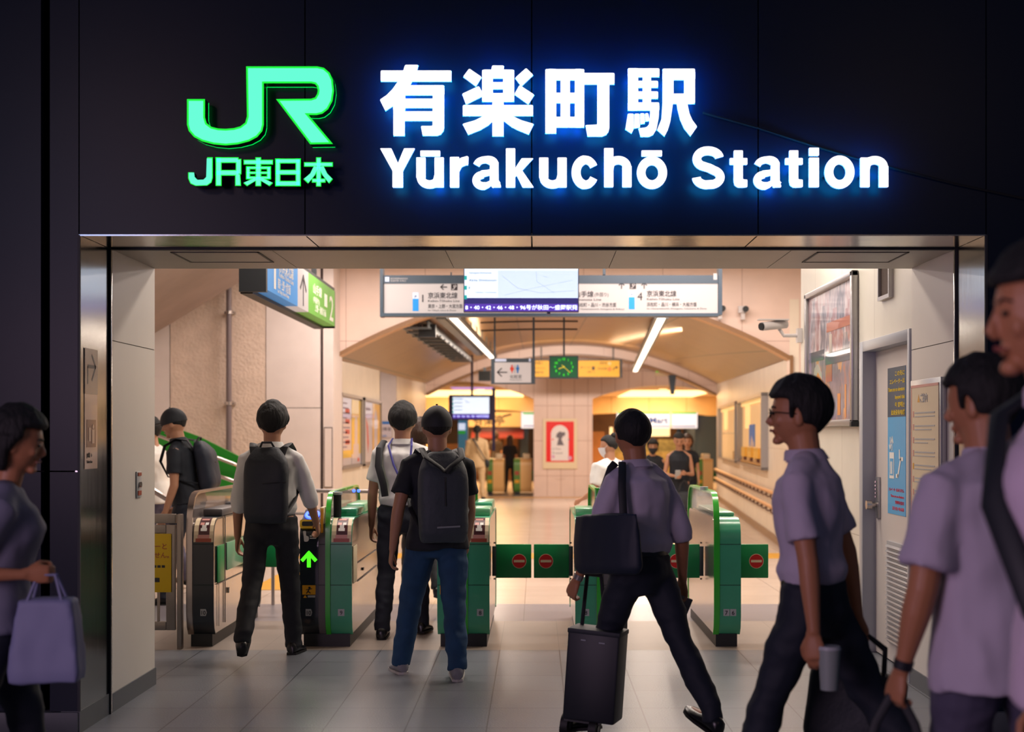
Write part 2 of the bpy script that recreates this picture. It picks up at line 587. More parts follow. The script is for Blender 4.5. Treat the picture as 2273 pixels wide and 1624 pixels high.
# vault
b = MB()
NS = 10
L = []
for k in range(NS + 1):
    t = k / NS
    y = 18.4 + (34 - 18.4) * t
    L.append([(x0 + (x1 - x0) * t, y, z0 + (z1 - z0) * t) for (x0, z0), (x1, z1) in zip(A1, A2)])
for r0, r1 in zip(L, L[1:]):
    for i in range(len(r0) - 1):
        b.quad(r0[i], r0[i + 1], r1[i + 1], r1[i])
bmesh.ops.remove_doubles(b.bm, verts=b.bm.verts, dist=.0005)
struct('ceiling_vault', b, 'vault_panel')
b = MB()
for (x0, z0), (x1, z1), (a0, c0), (a1, c1) in zip(A3, A3[1:], A2, A2[1:]):
    b.quad((x0, 34, z0), (x1, 34, z1), (a1, 34, c1), (a0, 34, c0), 0)
    b.quad((x0, 34, z0), (x1, 34, z1), (x1, 34.9, z1), (x0, 34.9, z0), 1)
    b.quad((x0, 33.97, z0 - .03), (x1, 33.97, z1 - .03), (x1, 33.97, z1 + .02), (x0, 33.97, z0 + .02), 2)
struct('trim_5', b, ['panel_front', 'arch_trim_tan', 'arch_trim'])
b = MB()
b.box(-2.66, -2.56, 18.4, 23.7, 0, 3.4, 0)
b.box(-2.66, -2.56, 23.62, 23.7, 0, 3.0, 0)
struct('wall_passage_left', b, 'panel_side')
b = MB(); b.box(-2.7, -2.6, 26.86, 34, 0, 3.2, 0); struct('wall_passage_left_far', b, 'panel_side')
b = MB(); b.box(-4.5, -2.6, 26.8, 26.9, 0, 3.2); b.box(-4.6, -4.5, 23.5, 26.9, 0, 3.2); b.box(-4.5, -2.66, 23.5, 23.6, 0, 3.2); b.box(-4.6, -2.6, 23.5, 26.9, 3.1, 3.2)
struct('wall_restroom_lobby', b, 'smooth_wall')
# right side wall of the passage runs outward
dirr = Vector((4.26 - 3.2, 34 - 18.2, 0)).normalized()
RWM = frame((3.2, 18.2, 0), (-dirr.x, -dirr.y, 0), (0, 0, 1))      # local x runs toward the camera, z points into the passage
RWM.translation = Vector((3.2, 18.2, 0)) + dirr * 15.85
b = MB(RWM); b.box(0, 15.85, 0, 3.2, -.12, 0); struct('wall_passage_right', b, 'panel_side')
b = MB(RWM); b.box(0, 15.85, 0, .10, 0, .03); struct('baseboard_passage_right', b, 'arch_trim')
b = MB(); b.box(-2.56, -2.54, 18.4, 23.7, 0, .1); b.box(-2.6, -2.58, 26.8, 34, 0, .1); struct('baseboard_passage_left', b, 'arch_trim')

# far wall with the wide pillar and its two arched openings
AL = arc(-3.9, -.06, 2.37, 2.80)
AR = arc(1.37, 4.75, 2.37, 2.69)
b = MB()
arch_wall(b, 35, 35.5, 0, 0, AL, 3.9)
arch_wall(b, 35, 35.5, 0, 0, AR, 3.9)
b.box(-.06, 1.37, 35, 35.5, 0, 3.9)
b.box(-7, -3.9, 35, 35.5, 0, 3.9); b.box(4.75, 8, 35, 35.5, 0, 3.9)
b.box(1.0, 1.37, 35.5, 37.0, 0, 2.7); b.box(-.06, .3, 35.5, 37, 0, 2.7)
struct('wall_far', b, 'panel_far')
b = MB(); b.box(-7, 8, 33.8, 35, 3.6, 3.8); struct('ceiling_far_joint', b, 'ceiling_white')
b = MB(); b.box(-7, 8, 35.5, 52, 2.72, 2.85); struct('ceiling_far', b, 'far_ceiling')
b = MB(); b.box(-7.1, -7, 35.5, 52, 0, 2.8); b.box(8, 8.1, 35.5, 52, 0, 2.8); struct('wall_far_side', b, 'far_ceiling')
b = MB()
for xl, xr, zs, zp in ((-3.4, .3, 2.15, 2.3), (1.3, 5.4, 2.12, 2.2)):
    arch_wall(b, 46, 46.2, 0, 0, arc(xl, xr, zs, zp, 12), 2.72)
b.box(.3, 1.3, 46, 46.2, 0, 2.72); b.box(-7, -3.4, 46, 46.2, 0, 2.72); b.box(5.4, 8, 46, 46.2, 0, 2.72)
b.box(-7, 8, 51.9, 52, 0, 2.8)
struct('wall_bulkhead', b, 'far_ceiling')
b = MB()
b.box(-2.9, 5, 17.35, 18.1, 0, .004); b.box(-2.75, -1.75, 13.8, 17.3, 0, .004)
b.box(-2.4, 4.2, 34.2, 34.5, 0, .004)
for k in range(0):
    pass
obj('tactile_paving', b, 'tactile', label='yellow tactile paving strip across the floor behind the gates', cat='paving', kind='structure')

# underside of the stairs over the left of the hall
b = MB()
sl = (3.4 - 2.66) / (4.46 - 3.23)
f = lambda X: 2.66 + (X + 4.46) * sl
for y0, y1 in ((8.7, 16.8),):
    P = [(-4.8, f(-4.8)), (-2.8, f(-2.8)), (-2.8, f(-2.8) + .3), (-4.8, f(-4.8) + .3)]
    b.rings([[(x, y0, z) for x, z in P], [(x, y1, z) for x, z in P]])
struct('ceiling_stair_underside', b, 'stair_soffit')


# ---------------------------------------------------------------- lit letters on the front
mat('letter_white', 'ffffff', emit='fffaff', es=1.6)
mat('letter_side', '9fa6ff', emit='a8a4ff', es=1.3)
mat('letter_back', '4080ff', emit='1c90d4', es=22.0)
mat('logo_face', '58e8b4', emit='5cf5c8', es=1.0)
mat('logo_side', '00d030', emit='02dc30', es=1.2)
mat('logo_back', '009a30', emit='00b040', es=3.0)
mat('logo_return', '0a3a1c', rough=.4)
SF = frame((0, FD, 0), (1, 0, 0), (0, 0, 1))


def zoomf(ox, oy, k):
    return lambda p: (ax(ox + p[0] * k, FD - .115), az(oy + p[1] * k, FD - .115))


ZA, ZB, ZL = zoomf(830, 130, 1 / 6.1432), zoomf(1200, 130, 1 / 6.1432), zoomf(380, 100, .36076)


def R(x0, y0, x1, y1): return [(x0, y0), (x1, y0), (x1, y1), (x0, y1)]


def letter(mb, polys, Z, r=.006, z0=.101, z1=.115, mf=0, ms=1):
    """channel letter: lit face, lit rim, and a lit back that throws the halo on the wall"""
    for p in polys:
        q = [Z(c) for c in p]
        q = q[::-1]
        q = rpoly(q, r, 2) if r else q
        mb.prism(q, z0, z1, mf, ms)


KANJI = {
    'you': (ZA, [R(92, 162, 1056, 308), [(425, 85), (605, 85), (585, 165), (515, 315), (480, 385), (400, 510), (265, 637), (155, 710), (80, 560), (170, 500), (250, 420), (325, 315), (400, 165)],
                 R(265, 440, 418, 1050), R(330, 362, 957, 495), [(803, 400), (957, 400), (957, 940), (945, 985), (910, 1030), (860, 1048), (665, 1048), (640, 918), (800, 918)],
                 R(265, 400, 425, 700), R(400, 545, 840, 668), R(400, 718, 840, 845)]),
    'raku': (ZA, [R(1475, 152, 1622, 583), R(1762, 152, 1912, 583), R(1500, 152, 1890, 265), R(1560, 320, 1830, 412), R(1500, 470, 1890, 583),
                  [(1612, 93), (1773, 95), (1765, 200), (1592, 200)], R(1615, 540, 1768, 1055), R(1212, 632, 2170, 778),
                  [(1300, 135), (1468, 250), (1390, 375), (1217, 245)], [(2075, 128), (2172, 222), (2010, 375), (1925, 262)],
                  [(1430, 373), (1475, 455), (1480, 510), (1255, 622), (1202, 480)], [(1985, 360), (2187, 492), (2105, 620), (1915, 485)],
                  [(1640, 740), (1500, 778), (1380, 840), (1208, 890), (1285, 1035), (1450, 970), (1560, 905), (1650, 820)],
                  [(1740, 740), (1880, 778), (2010, 840), (2180, 890), (2110, 1032), (1960, 970), (1880, 930), (1750, 830)]]),
    'machi': (ZB, [R(65, 143, 213, 1018), R(273, 200, 400, 900), R(467, 143, 595, 935), R(100, 143, 560, 290), R(150, 465, 560, 602), R(150, 793, 560, 935),
                   R(560, 195, 1007, 348), [(773, 250), (937, 250), (937, 945), (925, 995), (895, 1035), (840, 1058), (640, 1058), (613, 905), (773, 900)]]),
    'eki': (ZB, [R(1192, 133, 1330, 703), R(1192, 133, 1620, 247), R(1300, 303, 1602, 392), R(1300, 447, 1602, 543), R(1192, 597, 1617, 703), R(1393, 180, 1506, 660),
                 [(1500, 640), (1617, 640), (1610, 800), (1580, 960), (1535, 1035), (1480, 1062), (1365, 1062), (1335, 950), (1440, 938), (1480, 900), (1495, 740)],
                 [(1190, 750), (1270, 750), (1268, 960), (1240, 1017), (1157, 962)], [(1282, 750), (1348, 750), (1356, 935), (1275, 947)],
                 [(1358, 745), (1415, 745), (1423, 880), (1364, 890)], [(1425, 745), (1468, 742), (1485, 845), (1432, 852)],
                 R(1665, 137, 2105, 287), [(1665, 200), (1813, 200), (1813, 470), (1800, 640), (1770, 850), (1735, 970), (1690, 1057), (1590, 970), (1650, 820), (1664, 600)],
                 R(1958, 170, 2105, 612), R(1780, 477, 2080, 612), [(1850, 560), (1990, 560), (2030, 750), (2070, 840), (2135, 925), (2045, 1055), (1960, 950), (1905, 830), (1870, 690)]]),
}
base = at(1195, 300, FD)
root = thing('station_name_characters', 'white lit Japanese station name, four big characters on the dark front', 'sign', base)
for ch, (Z, polys) in KANJI.items():
    b = MB(SF); letter(b, polys, Z)
    k = obj('character', b, ['letter_white', 'letter_side'], root)
    b = MB(SF)
    for p in polys:
        b.prism([Z(c) for c in p][::-1], .0995, .1003, 0)
    obj('halo_light', b, 'letter_back', k)
    c0 = [Z(c) for c in polys[0]]; cx = sum(q[0] for q in c0) / len(c0); cz = sum(q[1] for q in c0) / len(c0)
    b = MB(SF); b.box(cx - .006, cx + .006, cz - .006, cz + .006, -.001, .1015); obj('standoff', b, 'facade_gap', k)

GL = [('Y', 843.6, 329, 921, 415.7), ('ū', 924, 334, 985, 417), ('r', 998.7, 346, 1040, 415.7), ('a', 1047.4, 346, 1112, 417), ('k', 1123, 329, 1184, 415.7),
      ('u', 1196.7, 349.5, 1258, 417), ('c', 1268, 346.5, 1330, 417.6), ('h', 1341, 328.5, 1402, 415), ('ō', 1413, 333.6, 1481.5, 417.6)]
GL2 = [('S', 1537, 325.7, 1609, 418), ('t', 1620, 333.6, 1659, 415.6), ('a', 1671.5, 346.3, 1734, 416.8), ('t', 1743, 333.6, 1782, 415.6), ('i', 1796, 327.7, 1818, 415),
       ('o', 1830, 346.3, 1897.6, 417), ('n', 1910, 347.5, 1972, 415)]


def arcp(cx, cy, rx, ry, a0, a1, n=12):
    return [(cx + rx * math.cos(math.radians(a0 + (a1 - a0) * i / n)), cy - ry * math.sin(math.radians(a0 + (a1 - a0) * i / n))) for i in range(n + 1)]


def ribbon(mb, pts, w, Z, z0=.101, z1=.115):
    """bold letter stroke; w may change along the line"""
    n = len(pts)
    ws = (w + [w[-1]] * n)[:n] if isinstance(w, list) else [w] * n
    L_, R_ = [], []
    for i in range(n):
        a, c = Vector(pts[max(i - 1, 0)]), Vector(pts[min(i + 1, n - 1)])
        d = (c - a).normalized()
        nn = Vector((-d.y, d.x)) * ws[i] / 2
        p = Vector(pts[i])
        L_.append(tuple(p + nn)); R_.append(tuple(p - nn))
    for i in range(n - 1):
        q = [Z(L_[i]), Z(L_[i + 1]), Z(R_[i + 1]), Z(R_[i])]
        mb.prism(q, z0, z1, 0, 1)


ZP = lambda p: (ax(p[0], FD - .115), az(p[1], FD - .115))
T = 20.5


def glyph(mb, ch, x0, y0, x1, y1, z0=.101, z1=.115):
    P = lambda *ps: letter(mb, [list(p) for p in ps], ZP, .0035, z0, z1)
    rib = lambda pts, w=T: ribbon(mb, pts, w, ZP, z0, z1)
    h = T / 2
    xm = (x0 + x1) / 2
    if ch == 'Y':
        P([(x0, y0), (x0 + 25, y0), (xm + 1, y0 + 33), (x1 - 24, y0), (x1, y0), (xm + 12, y0 + 50), (xm + 12, y1), (xm - 11, y1), (xm - 11, y0 + 50)])
    elif ch in 'ūu':
        t = y0 + (14.5 if ch == 'ū' else 0)
        if ch == 'ū':
            P(R(x0 + 9, y0, x1 - 8, y0 + 12.5))
            t = y0 + 15
        P(R(x0, t, x0 + T, y1 - 22), R(x1 - T, t, x1, y1 - 1.5))
        rib([(x0 + h, y1 - 23)] + arcp(xm - 1, y1 - 23, xm - x0 - h - 1, 15, 180, 330, 14) + [(x1 - h - 2, y1 - 26)], 18)
    elif ch == 'r':
        P(R(x0, y0 + 2, x0 + T, y1))
        P([(x0 + 12, y0 + 16), (x0 + 24, y0 + 4), (x1 - 3, y0), (x1, y0 + 2), (x1 - 1, y0 + 20), (x1 - 6, y0 + 20), (x0 + 26, y0 + 24), (x0 + 20, y0 + 36)])
    elif ch == 'a':
        rib([(x0 + 10, y0 + 20)] + arcp(x0 + 31, y0 + 20, 20, 12, 165, 20, 12) + [(x0 + 49.5, y0 + 24), (x0 + 49.5, y1 - 14), (x0 + 55, y1 - 6)], [15] * 8 + [17, 18, 19] + [19] * 3 + [19, 20, 17][:2])
        rib([(x0 + 47, y0 + 34), (x0 + 36, y0 + 37), (x0 + 24, y0 + 39)] + arcp(x0 + 25, y1 - 17, 15.5, 12.5, 100, 275, 12) + [(x0 + 35, y1 - 7), (x0 + 46, y1 - 14)], [12, 13, 15] + [17] * 13 + [13, 9])
        P([(x0 + 44, y1 - 25), (x1 - 4, y1 - 16), (x1, y1 - 5), (x1, y1 - 1.5), (x0 + 44, y1 - 1.5)])
    elif ch == 'k':
        P(R(x0, y0, x0 + T, y1), [(x0 + 14, y0 + 54), (x1 - 26, y0 + 22), (x1, y0 + 22), (x0 + 36, y0 + 49), (x1 + 1, y1), (x1 - 24, y1), (x0 + 24, y0 + 60), (x0 + 14, y0 + 68)])
    elif ch == 'c':
        cx, cy = xm + .5, (y0 + y1) / 2
        rib(arcp(cx, cy, xm - x0 - h, (y1 - y0) / 2 - 8, 28, 332, 30), [17] * 4 + [18] * 3 + [20] * 17 + [18] * 3 + [17] * 4)
    elif ch in 'hn':
        t = y0 + (2 if ch == 'n' else 0)
        s_ = y1 - 69
        P(R(x0, t, x0 + T, y1), R(x1 - T, s_ + 22, x1, y1))
        rib([(x0 + h + 1, s_ + 28)] + arcp(xm + 1, s_ + 24, x1 - xm - h - 1, 15, 150, 0, 14) + [(x1 - h, s_ + 30)], 18)
    elif ch in 'ōo':
        t = y0 + (14.5 if ch == 'ō' else 0)
        if ch == 'ō':
            P(R(x0 + 11, y0, x1 - 12, y0 + 13))
        rib(arcp(xm, (t + y1) / 2, (x1 - x0) / 2 - h, (y1 - t) / 2 - 8.2, 0, 362, 36), 19)
    elif ch == 'S':
        rib(arcp(xm - 1, y0 + 25, 25, 16.5, 5, 100, 8) + arcp(xm - 3, y0 + 26.5, 23, 18, 105, 235, 10) + [(xm + 2, y0 + 47)] + arcp(xm + 3, y1 - 25, 23, 16.5, 65, -70, 12) + arcp(xm - 3, y1 - 25, 24, 16.8, 262, 182, 8), 19)
    elif ch == 't':
        P([(x0 + 9, y0), (x0 + 29, y0), (x0 + 29, y1 - 18), (x1, y1 - 17), (x1, y1 - 1), (x1 - 8, y1), (x0 + 18, y1), (x0 + 11, y1 - 5), (x0 + 9, y1 - 14)], R(x0, y0 + 17, x1, y0 + 31.5))
    elif ch == 'i':
        P(R(x0, y0, x1, y0 + 17.5), R(x0, y0 + 22, x1, y1))


for word, lab, px in ((GL, 'white lit Latin word beginning with Y on the dark front', 1160), (GL2, 'white lit word Station on the dark front', 1755)):
    root = thing('station_name_word', lab, 'sign', at(px, 420, FD))
    for g in word:
        b = MB(SF); glyph(b, *g)
        k = obj('letter', b, ['letter_white', 'letter_side'], root, sharp=50)
        xm_, ym_ = (g[1] + g[3]) / 2, (g[2] + g[4]) / 2
        qx, qy = {'Y': (xm_, g[4] - 20), 'a': (g[1] + 49, ym_), 'S': (xm_, ym_), 't': (g[1] + 19, ym_), 'i': (xm_, ym_ + 15)}.get(g[0], (g[1] + 9, ym_ + 4))
        cx, cz = ZP((qx, qy))
        b = MB(SF); b.box(cx - .005, cx + .005, cz - .005, cz + .005, 0, .1015); obj('standoff', b, 'facade_gap', k)
        b = MB(SF)
        glyph(b, *g, .0995, .1003)
        obj('halo_light', b, 'letter_back', k)

JRP = [(97, 332), (208, 332), (208, 445), (218, 480), (248, 503), (290, 513), (335, 515), (385, 511), (425, 500), (455, 477), (466, 440), (461, 131), (900, 131), (940, 140), (975, 170), (995, 215), (1002, 280),
       (992, 345), (965, 395), (930, 422), (895, 430), (845, 430), (995, 608), (855, 610), (645, 332), (860, 330), (885, 322), (898, 300), (902, 280), (897, 255), (885, 240), (862, 235), (570, 235), (570, 490),
       (560, 530), (530, 565), (480, 592), (410, 610), (335, 617), (260, 610), (190, 592), (140, 565), (108, 528), (97, 490)]
b = MB(SF)
q = [ZL(c) for c in JRP][::-1]
f0 = b.prism(q, .04, .115, 1, 2)
bmesh.ops.recalc_face_normals(b.bm, faces=b.bm.faces)
r_ = bmesh.ops.inset_region(b.bm, faces=[f0], thickness=.009, use_even_offset=True)
f0.material_index = 0
root = obj('railway_emblem', b, ['logo_face', 'logo_side', 'logo_return'], label='large glowing green JR emblem on the dark front', cat='sign')
b = MB(SF); b.prism(q, .030, .034, 0); obj('halo_light', b, 'logo_back', root)
SMALL = [[[(222, 690), (256, 690), (256, 815), (248, 845), (222, 864), (150, 866), (118, 852), (104, 820), (104, 783), (138, 783), (142, 812), (160, 830), (200, 829), (218, 812)]],
         [R(273, 690, 310, 866), R(273, 690, 415, 725), R(397, 700, 432, 795), R(273, 768, 420, 803), [(393, 795), (425, 790), (430, 866), (393, 866)]],
         [R(445, 705, 627, 735), R(518, 690, 554, 868), R(460, 745, 486, 826), R(588, 745, 614, 826), R(460, 745, 614, 764), R(460, 777, 614, 794), R(460, 806, 614, 826), [(512, 815), (540, 822), (466, 868), (443, 848)], [(560, 815), (532, 822), (605, 868), (627, 848)]],
         [R(640, 698, 672, 868), R(765, 698, 797, 868), R(640, 698, 797, 728), R(640, 767, 797, 798), R(640, 835, 797, 868)],
         [R(891, 690, 923, 870), R(817, 720, 995, 748), [(880, 740), (912, 745), (885, 800), (842, 852), (813, 825), (855, 790)], [(936, 740), (902, 745), (930, 800), (972, 852), (995, 825), (960, 790)], R(865, 820, 950, 846)]]
root = thing('railway_company_name', 'small green lit lettering below the JR emblem', 'sign', at(578, 415, FD))
for polys in SMALL:
    b = MB(SF)
    for p in polys:
        b.prism([ZL(c) for c in p][::-1], .05, .115, 1, 2)
        q = [Vector(ZL(c)) for c in p]
        cx = sum(v.x for v in q) / len(q); cy = sum(v.y for v in q) / len(q)
        hw = max(v.x for v in q) - min(v.x for v in q); hh = max(v.y for v in q) - min(v.y for v in q)
        kx, ky = 1 - .008 / max(hw, .01), 1 - .008 / max(hh, .01)
        b.prism([(cx + (v.x - cx) * kx, cy + (v.y - cy) * ky) for v in q][::-1], .115, .1155, 0, 1)
    k = obj('character', b, ['logo_face', 'logo_side', 'logo_return'], root)
    c0 = [ZL(c) for c in polys[-1 if len(polys) == 1 else 0]]; cx, cz = (c0[0][0] + c0[1][0]) / 2, (c0[0][1] + c0[-1][1]) / 2 - (.02 if len(polys) == 1 else 0)
    b = MB(SF); b.box(cx - .004, cx + .004, cz - .004, cz + .004, 0, .06); obj('standoff', b, 'facade_gap', k)


# ---------------------------------------------------------------- ticket gates
def UV(d):
    """frame on a plane facing the street at depth d, in photo pixels: x = u - VX, y = VY - v"""
    m = frame((0, d, CAMH), (1, 0, 0), (0, 0, 1)) @ Matrix.Scale(d / FPX, 4)
    return m


class PX(MB):
    """mesh on a plane at depth d measured in photo pixels"""
    def __init__(s, d):
        super().__init__(UV(d)); s.k = FPX / d
    def r(s, u0, v0, u1, v1, z=0, mi=0, t=.002):
        return s.box(min(u0, u1) - VX, max(u0, u1) - VX, VY - max(v0, v1), VY - min(v0, v1), z * s.k, (z + t) * s.k, mi)
    def t(s, body, u, v, h, mi=0, z=.004, **k):
        if 'box' in k:
            q = k['box']; k['box'] = (q[0] - VX, VY - q[3], q[2] - VX, VY - q[1])
        return s.text(body, u - VX, VY - v, h, mi, z * s.k, ext=.0006 * s.k, **k)
    def p(s, pts, z=.004, mi=0, t=.002):
        s.prism([(u - VX, VY - v) for u, v in pts][::-1], z * s.k, (z + t) * s.k, mi); return s
    def st(s, pts, wd, z=.004, mi=0, t=.002):
        return s.stroke([(u - VX, VY - v) for u, v in pts], wd, z * s.k, (z + t) * s.k, mi)
    def c(s, u, v, rr, z=.004, mi=0, t=.002):
        return s.disc(u - VX, VY - v, rr, z * s.k, mi, t=t * s.k)


mat('gate_steel', 'b5aaa4', rough=.2, metal=.9, bump=.02, bscale=3)
mat('gate_black', '15202a', rough=.35, coat=.3)
mat('gate_green', '3c9c76', rough=.3, coat=.3, var=.05, vscale=3)
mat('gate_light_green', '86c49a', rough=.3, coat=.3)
mat('gate_bright_green', '2fae2e', rough=.25, coat=.4)
mat('gate_grey', '5d5a5c', rough=.4)
mat('gate_base', '14181c', rough=.5)
mat('gate_line', '0d2a20', rough=.7)
mat('smoked_glass', '8f8480', rough=.06, trans=.0, alpha=.45)
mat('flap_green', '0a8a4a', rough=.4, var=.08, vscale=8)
mat('flap_hinge', '20302e', rough=.5)
mat('no_entry_red', 'd01c18', rough=.4)
mat('cream', 'ead7b4', rough=.5)
mat('white_ink', 'f0eee8', rough=.5)
mat('plate_grey', 'aeb2b4', rough=.4)
mat('ink', '22242a', rough=.5)
mat('sticker_dark', '4a1c22', rough=.4)
mat('sticker_pink', 'd99a90', rough=.4)
mat('sticker_red', 'a84a32', rough=.4)
mat('warn_yellow', 'e2a31c', rough=.4)
mat('slot_yellow', 'f0c61c', rough=.35)
mat('arrow_lit', '50ff20', emit='46f01e', es=1.6)
mat('ring_lit', '4060ff', emit='3350ff', es=5)
mat('ring_dark', '16234a', rough=.3)

PROF = [(.06, .085), (.02, .13), (0, .22), (0, .74), (.008, .80), (.03, .85), (.075, .885), (.14, .90)]
FINP = [(.05, .085), (.01, .14), (-.012, .24), (-.012, .80), (.0, .90), (.03, .98), (.08, 1.045), (.15, 1.075), (.24, 1.085)]


def sym(P, L):
    return P + [(L - y, z) for y, z in reversed(P)]


def offset(P, t):
    out = []
    for i, p in enumerate(P):
        a, c = Vector(P[max(i - 1, 0)]), Vector(P[min(i + 1, len(P) - 1)])
        d = (c - a).normalized()
        out.append((p[0] + d.y * t, p[1] - d.x * t))
    return out


def cover(mb, x0, x1, P, t, mi, rot):
    """sheet of thickness t wrapped over the outline P (y, z), from x0 to x1"""
    m0 = mb.m
    mb.m = m0 @ Matrix(((0, 0, 1, x0), (1, 0, 0, 0), (0, 1, 0, 0), (0, 0, 0, 1)))
    mb.prism(P + offset(P, t)[::-1], 0, x1 - x0, mi)
    mb.m = m0


def solid(mb, x0, x1, P, mi):
    m0 = mb.m
    mb.m = m0 @ Matrix(((0, 0, 1, x0), (1, 0, 0, 0), (0, 1, 0, 0), (0, 0, 0, 1)))
    mb.prism(P, 0, x1 - x0, mi)
    mb.m = m0


def on_front(z, P=PROF):
    for (y0, z0), (y1, z1) in zip(P, P[1:]):
        if z0 <= z <= z1:
            t = (z - z0) / max(z1 - z0, 1e-6)
            return y0 + (y1 - y0) * t
    return 0


def gate(X, Y, W, strips, fins, label, L=1.75, group='ticket gates in a row across the entrance', small=False, cx=VX):
    """strips: (x0, x1, material) wrapped over the cabinet; fins: (x0, x1, material) tall side fins"""
    g = thing('ticket_gate', label, 'ticket gate', (X, Y, 0), 0, group)
    M = Matrix.Translation((X, Y, 0))
    b = MB(M)
    solid(b, .006, W - .006, sym(offset(PROF, .006), L)[0:], 0)
    obj('cabinet', b, ['gate_steel'], g)
    b = MB(M); b.box(.02, W - .02, .05, L - .05, 0, .09); obj('base', b, 'gate_base', g)
    for x0, x1, m in strips:
        b = MB(M)
        cover(b, x0, x1, sym(PROF, L), .012, 0, 0)
        for z in (.72, .436):
            b.box(x0 + .001, x1 - .001, -.0015, .004, z - .002, z + .002, 1)
        obj('front_cover', b, [m, 'gate_line'], g)
    for x0, x1, m in fins:
        b = MB(M)
        cover(b, x0, x1, sym(FINP, L), .018, 0, 0)
        f = obj('side_fin', b, [m], g)
        b = MB(M)
        P = sym(offset(FINP[3:], .016), L)
        solid(b, (x0 + x1) / 2 - .004, (x0 + x1) / 2 + .004, P, 0)
        obj('glass_panel', b, ['smoked_glass'], f)
    return g, M


def number_plate(g, M, x, s, wd=.045, z=.245):
    b = MB(M @ frame((x, on_front(z), z), (1, 0, 0), (0, 0, 1)))
    b.prism([(-wd / 2, -.024), (wd / 2 - .008, -.024), (wd / 2, 0), (wd / 2 - .008, .024), (-wd / 2, .024)] if s == '10' else R(-wd / 2, -.024, wd / 2, .024), -.002, .003, 0)
    b.text(s, 0, -.016, .03, 1, .0032, align='CENTER', bold=.012, fit=(wd * .66 if len(s) > 1 else None))
    obj('number_plate', b, ['plate_grey', 'ink'], g)


def ad_sticker(g, M, x0, x1):
    b = MB(M)
    zs = [.735, .76, .785, .81, .83, .85, .866, .88, .888, .895]
    P = [(on_front(z), z) for z in zs]
    O = offset(P, -.003)
    def patch(xa, xb, i0, i1, mi, e=0.0):
        for k in range(i0, i1):
            (ya, za), (yb, zb) = O[k], O[k + 1]
            b.quad((xa, ya - e, za + e), (xb, ya - e, za + e), (xb, yb - e, zb + e), (xa, yb - e, zb + e), mi)
    patch(x0, x1, 0, 9, 0)
    w_ = x1 - x0
    patch(x0 + w_ * .24, x1 - w_ * .2, 2, 9, 1, .001)
    patch(x0 + w_ * .1, x1 - w_ * .1, 0, 1, 2, .001)
    for k, (a, c, i) in enumerate([(.34, .66, 3), (.3, .5, 5), (.55, .72, 5), (.32, .7, 7), (.4, .62, 4)]):
        patch(x0 + w_ * a, x0 + w_ * c, i, i + 1, 3 if k % 2 else 4, .0018)
    for z in (.765,):
        patch(x0 + w_ * .2, x1 - w_ * .2, 1, 2, 3, .001)
    b.quad((x0, O[0][0], O[0][1]), (x1, O[0][0], O[0][1]), (x1, O[0][0] + .003, O[0][1]), (x0, O[0][0] + .003, O[0][1]), 0)
    obj('advert_sticker', b, ['cream', 'sticker_dark', 'sticker_red', 'sticker_pink', 'white_ink'], g)


def flap(g, M, x, sgn, y, sign=True, w_=.262, z0=.425, z1=.675):
    """green flap reaching from x in direction sgn"""
    b = MB(M)
    b.box(min(x, x + sgn * .03), max(x, x + sgn * .03), y - .012, y + .012, z0 + .015, z1 - .015, 1, .003)
    xa, xb = x + sgn * .028, x + sgn * (.028 + w_)
    b.box(min(xa, xb), max(xa, xb), y - .01, y + .01, z0, z1, 0, .006)
    for z in (z0 - .012, z1 + .004):
        b.cyl(x + sgn * .018, y, z, z + .012, .008, mi=2, n=10)
    f = obj('flap', b, ['flap_green', 'flap_hinge', 'gate_steel'], g)
    if sign:
        c = MB(M @ frame((x + sgn * .20, y - .0102, (z0 + z1) / 2), (1, 0, 0), (0, 0, 1)))
        c.disc(0, 0, .054, .0, 1); c.disc(0, 0, .050, .0012, 0); c.box(-.04, .04, -.009, .009, .001, .0036, 1)
        obj('no_entry_sign', c, ['no_entry_red', 'cream'], f)


GY = 10.06
gate_w = .365
# gate between the left fence and lane 10
g, M = gate(-2.44, GY, .19, [(.045, .19, 'gate_black')], [(0, .042, 'gate_steel')], 'slim ticket gate with a black front and cream sticker, next to the left steel fence')
ad_sticker(g, M, .05, .187); number_plate(g, M, .12, '10')
b = MB(M); b.box(.188, .196, .10, .32, .44, .70, 0, .003); b.box(.188, .194, .42, 1.3, .50, .70, 1, .002); b.box(.188, .193, .36, .375, .13, .9, 2)  # green boxes colour in the flap's reflection on the steel side
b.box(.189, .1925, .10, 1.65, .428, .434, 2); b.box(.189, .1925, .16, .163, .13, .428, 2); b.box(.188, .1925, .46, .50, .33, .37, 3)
obj('side_panel_or_reflection', b, ['flap_green', 'gate_light_green', 'gate_grey', 'ink'], g)
b = MB(M); b.box(.05, .19, .28, .9, .90, .955, 0, .012); b.box(.05, .19, 1.0, 1.4, .90, .97, 0, .012); obj('top_housing', b, 'gate_grey', g)
flap(g, M, .192, 1, 1.50, sign=False)

